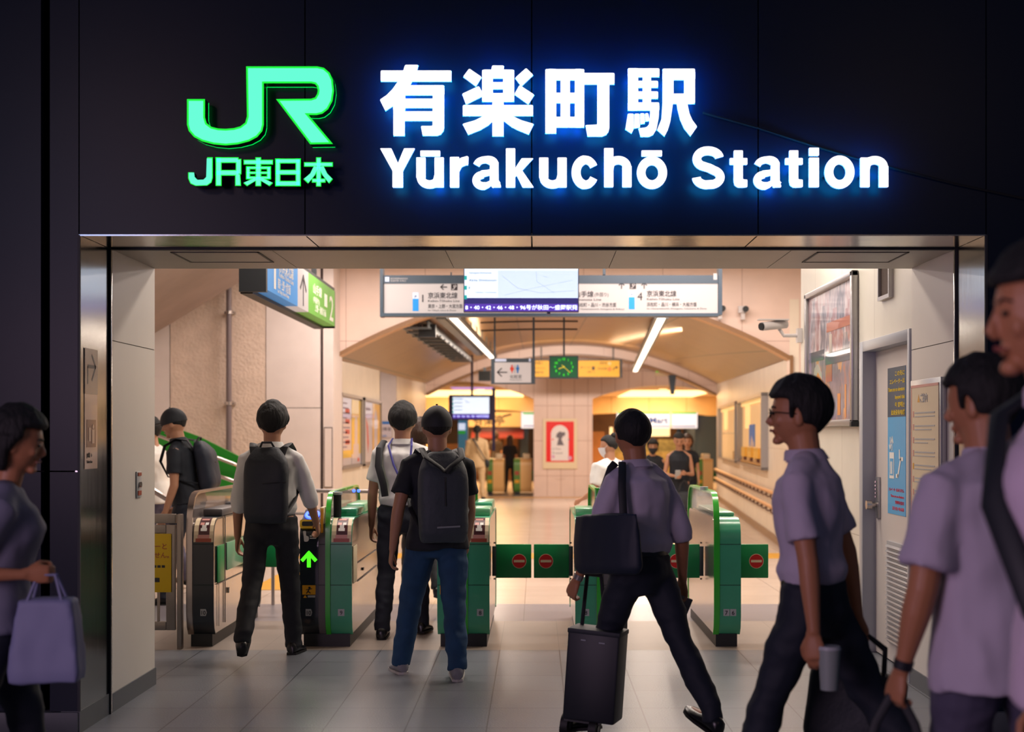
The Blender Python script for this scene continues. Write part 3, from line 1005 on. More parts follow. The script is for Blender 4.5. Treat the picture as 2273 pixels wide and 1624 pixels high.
g, M = gate(-1.65, GY, gate_w, [(0, .13, 'gate_black'), (.132, .178, 'gate_grey'), (.215, gate_w, 'gate_green')], [(.18, .214, 'gate_bright_green')], 'wide ticket gate half black half green with a lit green arrow')
ad_sticker(g, M, .222, .36); number_plate(g, M, .065, '10'); number_plate(g, M, .29, '9')
b = MB(M @ frame((.065, -.002, .615), (1, 0, 0), (0, 0, 1)))
b.stroke([(0, -.055), (0, .03)], .026, 0, .003); b.stroke([(-.05, -.01), (0, .045), (.05, -.01)], .024, 0, .003); b.prism([(-.02, .034), (.02, .034), (0, .062)], 0, .003)
obj('direction_arrow', b, 'arrow_lit', g)
b = MB(M @ frame((.065, -.001, .40), (1, 0, 0), (0, 0, 1)))
b.box(-.046, .046, -.03, .035, 0, .002, 0); b.disc(.004, .018, .008, .0022, 1); b.stroke([(.002, .01), (-.006, -.008), (.012, -.02)], .007, .002, .003, 1); b.stroke([(-.02, .004), (.0, .006), (.022, .012)], .005, .002, .003, 1); b.stroke([(-.006, -.008), (-.018, -.022)], .007, .002, .003, 1)
b.prism([(-.04, -.052), (-.014, -.052), (-.027, -.034)], 0, .002, 0); b.box(-.008, .044, -.05, -.036, 0, .002, 2)
obj('warning_label', b, ['warn_yellow', 'ink', 'plate_grey'], g)
b = MB(M @ frame((.065, -.001, .77), (1, 0, 0), (0, 0, 1)))
b.prism(rpoly([(-.042, .045), (-.02, .045), (-.02, .01), (-.002, .006), (.0, -.02), (-.012, -.032), (-.034, -.03), (-.036, 0)], .008), 0, .002); b.box(.006, .05, .004, .012, 0, .002); b.box(.006, .05, -.01, -.004, 0, .002)
obj('card_mark', b, 'white_ink', g)
# touch reader: yellow framed slot and blue ring
b = MB(M)
ty = frame((.066, .0, .86), (1, 0, 0), (0, .25, .97))
b.m = M @ ty
b.prism(rpoly([(-.064, -.03), (.064, -.03), (.064, .032), (-.064, .032)], .016), -.05, .012, 0)
b.prism(rpoly([(-.048, -.014), (.048, -.014), (.048, .018), (-.048, .018)], .01), .010, .014, 1)
rd = obj('touch_reader', b, ['slot_yellow', 'gate_base'], g)
b = MB(M @ frame((.068, .14, .905), (1, 0, 0), (0, .92, .38)))
b.prism(rpoly([(-.062, -.1), (.062, -.1), (.062, .1), (-.062, .1)], .02), -.05, .012, 0)
n = 28
rr = [[((.043 + .011 * math.cos(a)) * math.cos(2 * PI * k / n), (.043 + .011 * math.cos(a)) * 1.25 * math.sin(2 * PI * k / n), .016 + .009 * math.sin(a)) for a in [2 * PI * j / 8 for j in range(8)]] for k in range(n)]
b.rings(rr, 1, cap=False, closed=True)
obj('reader_light', b, ['ring_dark', 'ring_lit'], rd)
b = MB(M); b.box(.14, .172, .0, .16, .86, .98, 1, .01); b.box(.148, .164, -.004, .02, .80, .97, 0, .003); obj('height_marker', b, ['warn_yellow', 'cream'], g)
b = MB(M); b.box(.22, .36, .30, .75, .90, .955, 0, .012); b.box(.22, .36, .8, 1.45, .90, .965, 1, .012); obj('top_housing', b, ['gate_green', 'gate_light_green'], g)
b = MB(M); b.box(.362, .369, .06, .26, .44, .70, 1, .002); b.box(.362, .368, .32, 1.6, .428, .434, 0); b.box(.362, .368, .32, 1.6, .56, .564, 0); b.box(.362, .3685, .62, .68, .48, .50, 2); obj('side_panel_or_reflection', b, ['gate_grey', 'cream', 'ink'], g)
b = MB(M); b.cyl(.24, .17, .9, 1.06, .028, mi=0); b.cyl(.24, .17, 1.06, 1.078, .036, mi=1); obj('sensor_post', b, ['gate_base', 'plate_grey'], g)
for xx in (.30, .335):
    b = MB(M); b.ell((xx, .62, 1.07), (.012, .008, .012)); obj('sensor_lamp', b, 'ring_lit', g)

g, M = gate(-.69, GY, gate_w, [(0, .13, 'gate_green'), (.132, .178, 'gate_grey'), (.215, gate_w, 'gate_green')], [(.18, .214, 'gate_bright_green')], 'green ticket gate whose no entry flap reaches right, behind the man in jeans')
ad_sticker(g, M, .222, .36); number_plate(g, M, .30, '8')
b = MB(M @ frame((.065, -.001, .40), (1, 0, 0), (0, 0, 1))); b.box(-.046, .046, -.03, .035, 0, .002, 0); obj('warning_label', b, ['warn_yellow'], g)
b = MB(M); b.box(.22, .36, .34, .75, .90, .955, 0, .012); b.box(.22, .36, .8, 1.45, .90, .975, 1, .012); obj('top_housing', b, ['gate_light_green', 'gate_green'], g)
flap(g, M, gate_w, 1, .62)
g, M = gate(.273, GY, gate_w, [(0, .148, 'gate_green'), (.187, .233, 'gate_grey'), (.235, gate_w, 'gate_black')], [(.15, .185, 'gate_bright_green')], 'green ticket gate whose flap reaches left, behind the wheeled black shopping bag')
number_plate(g, M, .075, '8')
b = MB(M); b.box(.01, .145, .34, .75, .90, .955, 0, .012); obj('top_housing', b, ['gate_light_green'], g)
b = MB(M); b.box(.19, .23, .12, .17, .86, 1.10, 0, .008); b.box(.14, .19, .10, .13, .95, 1.11, 1, .004); obj('height_marker', b, ['plate_grey', 'gate_bright_green'], g)
flap(g, M, 0, -1, .62)
g, M = gate(1.24, GY, .19, [(.041, .19, 'gate_green')], [(0, .04, 'gate_bright_green')], 'slim green ticket gate numbered 7 and 6 with a flap on either side')
for x, s in ((.088, '7'), (.135, '6')):
    number_plate(g, M, x, s, .042)
b = MB(M); b.box(.048, .186, .30, 1.4, .90, .93, 0, .012); obj('top_housing', b, ['gate_light_green'], g)
b = MB(M); b.cyl(-.01, .5, 1.08, 1.105, .03, mi=0); obj('sensor_lamp', b, ['plate_grey'], g)
flap(g, M, 0, -1, .62); flap(g, M, .19, 1, .62)

# fence with the yellow notice
mat('fence_steel', '8f8780', rough=.28, metal=.85)
t = thing('steel_fence', 'brushed steel fence with a square post, left of the ticket gates', 'fence', (-2.7, 9.98, 0))
b = MB(); b.box(-2.485, -2.452, 9.97, 10.03, 0, .935, 0, .004); obj('post', b, 'fence_steel', t)
b = MB(); b.box(-3.1, -2.50, 9.99, 10.03, .87, .935, 0, .004); obj('top_rail', b, 'fence_steel', t)
b = MB()
b.box(-2.565, -2.50, 9.99, 10.02, .13, .86, 0, .004); b.box(-3.1, -2.565, 9.99, 10.02, .80, .86, 0, .004); b.box(-3.1, -2.565, 9.99, 10.02, .13, .19, 0, .004)
for x in (-2.62, -2.655, -2.75, -2.85):
    b.box(x - .008, x + .008, 9.997, 10.013, .19, .80, 0)
obj('swing_panel', b, 'fence_steel', t)
mat('notice_yellow', 'e0bb10', rough=.5, var=.03)
b = MB(); b.box(-2.98, -2.525, 9.975, 9.983, .395, .80, 0, .002)
b.m = frame((-2.75, 9.975, .6), (1, 0, 0), (0, 0, 1))
b.text('エスカレーターと', .195, .095, .035, 1, .0005, align='RIGHT', bold=.008)
b.text('エレベーターはありません。', .21, .035, .032, 1, .0005, align='RIGHT', bold=.008)
for i in range(12):
    b.rect(.16 - i * .03, -.035, .182 - i * .03, -.018, 0, 2)
b.rect(-.1, -.135, .145, -.105, 0, 2)
obj('notice_board', b, ['notice_yellow', 'sticker_red', 'ink'], label='yellow paper notice with red writing hanging on the steel fence', cat='notice')

# stairs on the left: green balustrade with rails
b = MB()
Y0 = 16.5
top = [(300, 918), (440, 968), (529, 1012), (529, 1100), (300, 1100)]
b.m = UV(Y0)
k = FPX / Y0
b.prism([(u - VX, VY - v) for u, v in top][::-1], -.06 * k, 0, 0)
obj('stair_balustrade', b, 'green_wall', label='solid green stair balustrade sloping down towards the gates', cat='balustrade', kind='structure')
mat('rail_steel', 'b9aea8', rough=.25, metal=.8)
for (p0, p1, lab) in (((300, 948, ), (520, 1030), 'upper'), ((300, 990), (520, 1068), 'lower')):
    t = MB()
    a, c = at(*p0, Y0 - .12), at(*p1, Y0 - .12)
    t.tube([a, c, c + Vector((.05, .05, -.03)), c + Vector((.06, .12, -.03))], .022, n=10)
    for q in (.1, .4, .75):
        p = a.lerp(c, q)
        t.tube([p + Vector((0, .0, -.01)), p + Vector((0, .05, -.05)), p + Vector((0, .125, -.05))], .009, n=6)
    obj('stair_handrail', t, 'rail_steel', label=lab + ' steel handrail on the green stair balustrade', cat='handrail')
t = MB()
P = [at(332, 1083, 13.6), at(386, 1116, 13.6), at(440, 1112, 13.6)]
t.tube(P, .028, n=10); t.tube([P[1], P[1] + Vector((0, 0, -.83))], .02, n=8); t.tube([P[2], P[2] + Vector((0, 0, -.85))], .02, n=8)
obj('queue_rail', t, 'rail_steel', label='bent steel guard rail behind the yellow notice at far left', cat='handrail')
t = MB()
t.tube([Vector((-2.35, 12.6, 1.0)), Vector((-1.0, 12.6, .985))], .02, n=10)
for x in (-2.3, -1.75, -1.05):
    t.tube([Vector((x, 12.6, 0)), Vector((x, 12.6, .99))], .016, n=8)
t.tube([Vector((-2.35, 12.6, .80)), Vector((-1.0, 12.6, .79))], .014, n=8)
obj('guide_rail', t, 'rail_steel', label='double steel guide rail standing behind lane 10', cat='handrail')
# pipe on the concrete wall with the striped lower end
mat('pipe_paint', '76686a', rough=.45)
mat('stripe_black', '1c1a1a', rough=.5)
px_ = ax(505, 17.4)
t = thing('drain_pipe', 'grey vertical pipe on the rough concrete wall, lower end wrapped in stripes', 'pipe', (px_, 17.45, 0))
b = MB(); b.cyl(px_, 17.48, 0, 3.7, .034, mi=0, n=14); obj('pipe', b, 'pipe_paint', t)
for v in (693, 895):
    z = az(v, 17.45)
    b = MB(); b.cyl(px_, 17.48, z - .02, z + .02, .045, n=14); b.box(px_ - .06, px_ + .06, 17.5, 17.6, z - .015, z + .015); obj('clamp', b, 'rail_steel', t)
b = MB()
zt = az(1003, 17.4)
for i in range(11):
    z = zt - i * .07
    b.cyl(px_, 17.48, z - .07, z, .047, mi=i % 2, n=14)
obj('striped_sleeve', b, ['stripe_black', 'warn_yellow'], t)


# ---------------------------------------------------------------- hanging signs, screens, clock
mat('sign_frame', '3c4a58', rough=.4)
mat('sign_white', '948c8a', emit='e8dcd8', es=.40)
mat('sign_ink', '2a2228', rough=.6)
mat('sign_blue', '0c78c0', emit='0898e4', es=.3)
mat('sign_lilac', 'b8c4e0', emit='b8c4e0', es=.3)
mat('sign_green_lit', '5a9a30', emit='6cc040', es=.2)
mat('sign_black', '14181c', rough=.5)
mat('sign_yellow', 'a87400', emit='ffb400', es=.5)
mat('screen_white', 'dceaff', emit='d8eaff', es=.95)
mat('screen_grey', 'c4d4ec', emit='c4d8f2', es=.9)
mat('screen_navy', '1c1c6e', emit='221c78', es=.5)
mat('screen_violet', '4a2a9a', emit='4a2ca8', es=.8)
mat('screen_teal', '0aa0a0', emit='0aa8a8', es=.7)
mat('led_text', 'cfd8ff', emit='c8d4ff', es=2.0)
mat('screen_ink', '2a5a8a', emit='1a4a78', es=.3)
mat('screen_case', '241a52', rough=.35)
mat('red_mark', 'd2381c', rough=.5)
mat('blue_mark', '1c6fc0', rough=.5)
mat('clock_face', '0b5a3a', emit='0a5a38', es=.35)
mat('clock_digit', '30d820', emit='34e020', es=.9)
mat('clock_hand', 'd8c84a', emit='c8c040', es=.5)


def arrow(b, u, v, s, dirn, wd=2.2, mi=0):
    dx, dy = {'L': (-1, 0), 'R': (1, 0), 'U': (0, -1)}[dirn]
    px, py = -dy, dx
    b.st([(u - dx * s, v - dy * s), (u + dx * s, v + dy * s)], wd, mi=mi)
    b.st([(u + dx * s * .1 + px * s * .85, v + dy * s * .1 + py * s * .85), (u + dx * s, v + dy * s), (u + dx * s * .1 - px * s * .85, v + dy * s * .1 - py * s * .85)], wd, mi=mi)


def escal(b, u, v, s, mi=0, mw=1):
    b.r(u - s, v - s, u + s, v + s, .002, mi)
    b.st([(u - s * .75, v + s * .7), (u - s * .2, v + s * .7), (u + s * .5, v - s * .3), (u + s * .8, v - s * .3)], s * .22, .0045, mw)
    b.st([(u - s * .1, v + s * .1), (u - s * .05, v - s * .6)], s * .26, .0045, mw)
    b.st([(u + s * .4, v - s * .5), (u + s * .42, v - s * .75)], s * .26, .0045, mw)


D = 15.0
t = thing('direction_sign', 'long white hanging sign with platform numbers 1 and 4 in a dark frame', 'sign', at(1222, 705, D))
b = PX(D)
b.r(845, 491, 852, 704, -.08, 0, .16); b.r(1593, 491, 1601, 700, -.08, 0, .16); b.r(852, 696, 1593, 703, -.08, 0, .16)
b.r(1338, 491, 1344, 610, -.03, 0, .06); b.r(1064, 491, 1070, 610, -.03, 0, .06)
obj('frame', b, 'sign_frame', t)
b = PX(D); b.r(852, 612, 1593, 630, -.06, 0, .12); b.r(856, 616, 865, 626, .06, 1); b.t('東日本旅客鉄道株式会社', 868, 621, 3, 2, z=.06, fit=38); b.t('有楽町駅 中央口', 868, 626, 3, 2, z=.06, fit=34)
b.r(1582, 608, 1590, 622, .06, 2); b.r(1000, 604, 1003, 612, 0, 0); obj('header', b, ['sign_frame', 'sign_lilac', 'sign_white'], t)
b = PX(D); b.r(854, 630, 1592, 696, -.05, 0, .10); obj('light_panel', b, 'sign_white', t)
b = PX(D)
Z = .0505
b.m = b.m @ Matrix.Translation((0, 0, Z * b.k))
arrow(b, 986, 638, 7, 'L'); escal(b, 1009, 638, 7, 0, 3)
b.r(917, 650, 930, 664, 0, 2); b.t('JK', 923.5, 660, 4, 0, align='CENTER'); b.r(917, 664, 930, 691, 0, 1)
b.t('1', 938, 671, 17, 0, bold=.005); b.t('京浜東北線', 951, 662, 10.5, 0, fit=65, bold=.01); b.t('Keihin-Tōhoku Line', 951, 671, 5.2, 0, fit=70)
b.t('東京・上野・大宮方面', 951, 684, 7.2, 0, fit=76, bold=.006); b.t('for Tōkyō, Ueno & Ōmiya', 951, 691, 3.2, 0, fit=62)
b.t('山手線', 1276, 659, 10.5, 0, fit=41, bold=.01); b.t('(外回り)', 1319, 658, 7, 0, fit=31); b.t('Yamanote Line', 1272, 668, 5.2, 0, fit=62)
b.t('浜松町・品川・渋谷方面', 1279, 681, 7.2, 0, fit=88, bold=.006); b.t('for Hamamatsuchō, Shinagawa & Shibuya', 1279, 688, 3.2, 0, fit=106)
arrow(b, 1379, 635, 7, 'U'); escal(b, 1404, 635, 7, 0, 3); arrow(b, 1429, 635, 7, 'U')
b.r(1395, 647, 1408, 660, 0, 2); b.t('JK', 1401.5, 656, 4, 0, align='CENTER'); b.r(1395, 660, 1408, 687, 0, 1)
b.t('4', 1414, 667, 18, 0); b.t('京浜東北線', 1435, 658, 10.5, 0, fit=65, bold=.01); b.t('Keihin-Tōhoku Line', 1435, 667, 5.2, 0, fit=72)
b.t('浜松町・品川・横浜・大船方面', 1435, 680, 7.2, 0, fit=110, bold=.006); b.t('for Hamamatsuchō, Shinagawa, Yokohama & Ōfuna', 1435, 687, 3.2, 0, fit=132)
obj('lettering', b, ['sign_ink', 'sign_blue', 'sign_lilac', 'sign_white'], t)

D = 13.6
t = thing('information_screen', 'bright train information screen with a violet ticker line, hanging before the direction sign', 'screen', at(1157, 690, D))
b = PX(D); b.r(1029, 585, 1285, 692, -.09, 0, .088); b.r(1214, 692, 1222, 697, -.06, 0, .04); b.r(1150, 443, 1160, 585, -.06, 0, .04); obj('case', b, 'screen_case', t)
b = PX(D)
b.r(1031, 588, 1283, 661, 0, 0); b.r(1031, 661, 1283, 674, 0, 1); b.r(1031, 674, 1283, 690.5, 0, 2)
for v in (612, 634, 655): b.r(1030.5, v, 1036.5, v + 9, .002, 3)
b.r(1105, 600, 1283, 660, .002, 4)
b.t('Akita Shinkansen', 1041, 624, 5, 5, fit=61); b.t('Yamagata Shinkansen', 1041, 607, 3.4, 5, fit=50); b.r(1041, 636, 1042.5, 641, .004, 5)
b.t('Tohoku / Hokkaido', 1054, 650, 3, 5, fit=48)
for q in (((1036, 612), (1104, 612)), ((1036, 632), (1104, 632)), ((1036, 644), (1104, 644))): b.st(q, .5, mi=4)
for q in (((1115, 612), (1150, 640), (1200, 650), (1275, 645)), ((1190, 602), (1192, 625), (1230, 650)), ((1120, 655), (1180, 640), (1270, 622)), ((1205, 612), (1215, 616))): b.st(q, .7, mi=6)
b.t('8・40・42・46・48・96号が秋田～盛岡駅発', 1033, 686.5, 8.6, 7, fit=249, bold=.012)
obj('display', b, ['screen_white', 'screen_navy', 'screen_violet', 'screen_teal', 'screen_grey', 'screen_ink', 'sign_lilac', 'led_text'], t)

D = 30
t = thing('information_screen', 'small blue-white train screen hanging deep in the passage', 'screen', at(1050, 930, D))
b = PX(D); b.r(996, 876, 1096, 932, -.1, 0, .095); b.r(1092, 860, 1099, 1000, -.14, 0, .03); b.r(1045, 787, 1050, 876, -.08, 0, .04); obj('case', b, 'screen_case', t)
b = PX(D); b.r(1005, 881, 1086, 918, 0, 0); b.r(1005, 919, 1086, 928, 0, 1)
b.t('東北新幹線', 1009, 887, 3.4, 2, fit=18)
for v in (893, 901, 909): b.r(1008, v, 1026, v + 1.2, .002, 2)
for v in (884, 894, 903, 912): b.r(1004.5, v, 1007, v + 4, .002, 3)
b.st([(1033, 888), (1038, 893), (1042, 892)], .8, mi=2)
b.t('8・40・42・46・48・96号が秋田', 1007, 925.5, 4, 4, fit=77)
obj('display', b, ['screen_white', 'screen_violet', 'screen_ink', 'screen_teal', 'led_text'], t)

D = 20
t = thing('restroom_sign', 'white hanging restroom sign with a left arrow and red and blue figures', 'sign', at(1140, 852, D))
b = PX(D); b.r(1090, 795, 1188, 852, -.07, 0, .066); b.r(1096, 690, 1100, 795, -.05, 0, .03); b.r(1182, 690, 1187, 795, -.05, 0, .03)
obj('frame', b, 'sign_frame', t)
b = PX(D); b.r(1098, 804, 1179, 849, -.003, 0, .004); b.r(1099, 796, 1124, 802, -.003, 1, .004); b.r(1174, 795, 1178, 802, -.003, 1, .004)
b.m = b.m @ Matrix.Translation((0, 0, .0015 * b.k))
arrow(b, 1115, 826, 11, 'L', 2.4, 2)
b.c(1136.5, 811.5, 2.1, mi=3); b.p([(1133.5, 814), (1139.5, 814), (1141, 819), (1137.8, 824), (1137.2, 828), (1135.8, 828), (1135.2, 824), (1132, 819)], mi=3)
b.r(1142.3, 810, 1142.9, 828, .004, 2)
b.c(1149, 811.5, 2.1, mi=4); b.p([(1146, 814), (1152, 814), (1153, 818), (1151, 822), (1150.4, 828), (1147.6, 828), (1147, 822), (1145, 818)], mi=4)
b.t('化粧室', 1132, 839, 6.5, 2, fit=26); b.t('Restrooms', 1132, 844, 2.6, 2, fit=26)
obj('light_panel', b, ['sign_white', 'sign_lilac', 'sign_ink', 'red_mark', 'blue_mark'], t)

D = 20.6
t = thing('hanging_clock', 'square clock with glowing green digits hanging on a thin pole', 'clock', at(1250, 840, D))
b = PX(D); b.r(1219, 789, 1284, 840, -.12, 0, .118); b.r(1250, 700, 1254, 789, -.08, 0, .04); obj('case', b, 'sign_frame', t)
b = PX(D); b.r(1222, 792, 1281, 837, -.001, 0, .003)
for h in range(1, 13):
    a = math.radians(90 - 30 * h)
    b.t(str(h), 1251.5 + 19.5 * math.cos(a), 814 - 17.5 * math.sin(a) + 2.6, 5.4, 1, z=.002, align='CENTER', bold=.02)
b.st([(1251.5, 814), (1240, 818.5)], 2.0, .004, 2); b.st([(1251.5, 814), (1266, 827)], 1.5, .004, 2); b.st([(1251.5, 814), (1247, 809.5)], 1.5, .004, 2); b.c(1251.5, 814, 2.2, .004, 2)
obj('dial', b, ['clock_face', 'clock_digit', 'clock_hand'], t)

D = 33.2
t = thing('exit_sign', 'long yellow exit direction sign hanging behind the clock', 'sign', at(1285, 838, D))
b = PX(D); b.r(1186, 797, 1381, 838, -.1, 0, .098); b.r(1200, 770, 1203, 797, -.06, 0, .04); b.r(1360, 770, 1363, 797, -.06, 0, .04); obj('frame', b, 'sign_black', t)
b = PX(D); b.r(1186, 800, 1375, 836, 0, 0)
b.t('京橋口', 1188, 808, 5, 1, fit=16); b.t('Kyōbashi Exit', 1188, 818, 3, 1, fit=22); b.t('銀座方面', 1188, 828, 4, 1, fit=18)
b.t('国際フォーラム口', 1288, 817, 3.5, 1, fit=22); b.r(1314, 813, 1320, 821, .002, 1); b.t('東京国際フォーラム', 1304, 827, 3.5, 1, fit=17)
b.t('有楽町線', 1331, 808, 5, 1, fit=16); b.c(1353, 806.5, 3, .002, 2); b.c(1353, 806.5, 1.7, .004, 0)
b.t('日比谷線', 1327, 820, 4.5, 1, fit=20); b.c(1353, 819, 4, .002, 3); b.c(1353, 819, 2, .004, 0)
b.st([(1362, 822), (1362, 817), (1369, 815)], 1.6, mi=1); b.p([(1367, 811), (1372, 815), (1367, 819)], mi=1)
obj('light_panel', b, ['sign_yellow', 'sign_ink', 'cream', 'red_mark'], t)

# side sign hanging along the left of the hall, its face towards the passage
XA, XB, YA, YB, ZB_, ZT = -2.40, -2.18, 11.7, 15.6, 2.64, 3.04
t = thing('platform_sign', 'hanging sign with blue and green panels around a white arrow panel, at upper left', 'sign', (-2.28, 13.6, ZB_))
b = MB(); b.box(XA, XB, YA - .06, YA, ZB_, ZT, 0); b.box(XA, XB, YB, YB + .04, ZB_, ZT, 0); b.box(XA, XB - .12, YA, YB, ZB_ - .01, ZB_ + .02, 0); b.box(XA, XB, YA, YB, ZT, ZT + .03, 0)
b.box(XA + .06, XA + .11, 15.0, 15.05, ZT, 3.7, 0); b.box(XA + .06, XA + .11, 12.2, 12.25, ZT, 3.7, 0)
obj('frame', b, 'sign_black', t)
b = MB()
b.box(XA + .02, XB, YA, 13.18, ZB_ + .02, ZT, 0); b.box(XA + .02, XB, 13.18, 13.80, ZB_ + .02, ZT, 1); b.box(XA + .02, XB, 13.80, YB, ZB_ + .02, ZT, 2)
obj('light_panel', b, ['sign_blue', 'sign_white', 'sign_green_lit'], t)
b = MB(frame((XB, YA, ZB_), (0, 1, 0), (0, 0, 1)))
b.box(.28, .36, .06, .37, .001, .004, 0)
b.text('京浜東北線', .52, .24, .10, 0, fit=.72, bold=.01); b.text('Keihin-Tōhoku Line', .52, .185, .045, 0, fit=.72); b.text('東京・上野・大宮方面', .46, .09, .07, 0, fit=.62, bold=.008); b.text('for Tōkyō, Ueno & Ōmiya', .46, .045, .03, 0, fit=.55)
b.stroke([(1.79, .05), (1.79, .33)], .03, .001, .004, 1); b.stroke([(1.62, .2), (1.79, .33), (1.96, .2)], .03, .001, .004, 1)
b.text('山手線', 2.4, .24, .08, 0, fit=.55, bold=.008); b.text('(内回り)', 2.4, .15, .05, 0, fit=.4); b.text('上野・池袋方面', 2.5, .07, .06, 0, fit=.75); b.text('2', 3.5, .06, .27, 0, bold=.006, fit=.28); b.box(3.15, 3.32, .17, .3, .001, .004, 0)
obj('lettering', b, ['white_ink', 'sign_ink'], t)

# tube lights, cable tray and loudspeakers under the vault
mat('tube', 'fff2e0', emit='fff0dc', es=3.0)
mat('tray_metal', '7a838a', rough=.4, metal=.5)
mat('cable', '3c3432', rough=.7)
mat('speaker', '232b34', rough=.5)
for p0, p1, lab in (((-1.04, 18.1, 2.95), (-.83, 27.4, 2.95), 'long tube light under the vault, left of the clock'), ((1.575, 18.1, 2.95), (2.27, 33, 2.95), 'long tube light under the vault, right of the clock')):
    a, c = Vector(p0), Vector(p1)
    dx = Vector(((c - a).normalized().y, -(c - a).normalized().x, 0))
    t = thing('tube_light', lab, 'light', (a + c) / 2, 0, 'tube lights under the vault')
    n = 8
    b = MB()
    b.rings([[p + dx * s * .09 + Vector((0, 0, h)) for s, h in ((-1, 0), (1, 0), (1, .05), (.6, .09), (-.6, .09), (-1, .05))] for p in (a, c)])
    obj('housing', b, 'tray_metal', t)
    b = MB(); b.rings([[p + dx * s * .052 + Vector((0, 0, h)) for s, h in ((-1, .0), (-.7, -.014), (.7, -.014), (1, 0))] for p in (a, c)])
    obj('tube', b, 'tube', t)
    for k in range(7):
        p = a.lerp(c, (k + .5) / 7)
        b = MB(); b.box(p.x - .012, p.x + .012, p.y - .012, p.y + .012, 3.03, 3.22); obj('hanger', b, 'tray_metal', t)
b = MB()
for s in (-.62, -.28):
    b.rings([[Vector((-1.12 + s + e * .02 + (y - 18.3) * .02, y, z)) for e, z in ((0, 2.86), (1, 2.86), (1, 2.95), (0, 2.95))] for y in (18.5, 27)])
for k in range(12):
    y = 18.6 + k * .75
    b.box(-1.76 + (y - 18.3) * .02, -1.36 + (y - 18.3) * .02, y, y + .06, 2.85, 2.88)
t = thing('cable_tray', 'steel ladder tray full of cables beside the left tube light', 'cable tray', (-1.4, 22, 2.85))
obj('rails', b, 'tray_metal', t)
b = MB()
for k in range(7):
    x = -1.69 + k * .045
    b.tube([(x + (y - 18.3) * .02 + .01 * math.sin(y * 2 + k), y, 2.90 + .012 * math.sin(y * 3 + k * 2)) for y in [18.6 + j * .7 for j in range(12)]], .017, n=6)
obj('cables', b, 'cable', t)
b = MB()
b.rings([[Vector((-1.29 + (y - 18.3) * .02 + e * .12, y, z)) for e, z in ((0, 2.97), (1, 2.97), (1, 3.09), (0, 3.09))] for y in (18.5, 27)])
obj('duct', b, 'tray_metal', t)
for u0, u1, v0, v1, d, lab in ((929, 967, 719, 748, 18.7, 'black loudspeaker hanging at the near end of the cable tray'), (1062, 1089, 823, 845, 28, 'black loudspeaker hanging at the far end of the cable tray')):
    b = PX(d); b.r(u0, v0, u1, v1, -.14, 0, .14)
    t = obj('loudspeaker', b, 'speaker', label=lab, cat='speaker')
    b = PX(d); b.r(u0 + 3, v0 + 3, u1 - 3, v1 - 3, .0, 0, .004); obj('grille', b, 'sign_black', t)
    b = PX(d); b.r((u0 + u1) / 2 - 3, v0 - 8, (u0 + u1) / 2 + 3, v0, -.08, 0, .02); obj('bracket', b, 'tray_metal', t)
# conduit pipes over the clock
b = MB()
b.tube([(x, 20.7, 3.0 + .12 * (1 - ((x - .3) / 2.5) ** 2)) for x in [-.8 + .2 * k for k in range(8)]], .014, n=6)
b.tube([(x, 20.9, 2.90 + .12 * (1 - ((x - .3) / 2.5) ** 2)) for x in [-.8 + .2 * k for k in range(8)]], .014, n=6)
obj('conduit', b, 'cable', label='thin dark conduits curving under the vault above the clock', cat='pipe')
# wall cameras
mat('cam_white', 'c9c3c2', rough=.35)
for u, v, d, lab in ((1648, 685, 18.1, 'white security camera on the arch wall right of the long sign'), (1597, 684, 18.1, 'white security camera half hidden by the right end of the long sign')):
    b = PX(d); b.r(u - 9, v - 6, u + 9, v + 9, -.04, 0, .06); b.r(u - 3, v + 9, u + 6, v + 24, -.06, 0, .06)
    b.c(u + 6, v + 1, 6.5, .02, 1, .05)
    t = obj('security_camera', b, ['cam_white', 'sign_black'], label=lab, cat='camera')
t = MB()
p = Vector((2.05, 12.28, 2.42))
t.tube([p + Vector((-.14, -.1, -.02)), p + Vector((.08, .02, .01))], .038, n=14)
t.tube([p + Vector((-.155, -.108, -.022)), p + Vector((-.14, -.1, -.02))], .032, n=14, mi=1)
t.box(p.x - .17, p.x + .09, p.y - .1, p.y - .02, p.z + .035, p.z + .045, 0)
t.tube([p + Vector((.02, .0, -.03)), p + Vector((.06, .0, -.09)), p + Vector((.208, 0, -.09))], .016, n=8)
t.box(p.x + .17, p.x + .209, p.y - .04, p.y + .04, p.z - .15, p.z - .03, 0)
obj('security_camera', t, ['cam_white', 'sign_black'], label='bullet security camera sticking out from the corner left of the big poster', cat='camera')

# ---------------------------------------------------------------- right wall: poster, vent, door, notices
mat('frame_alu', 'a9a8aa', rough=.3, metal=.7)


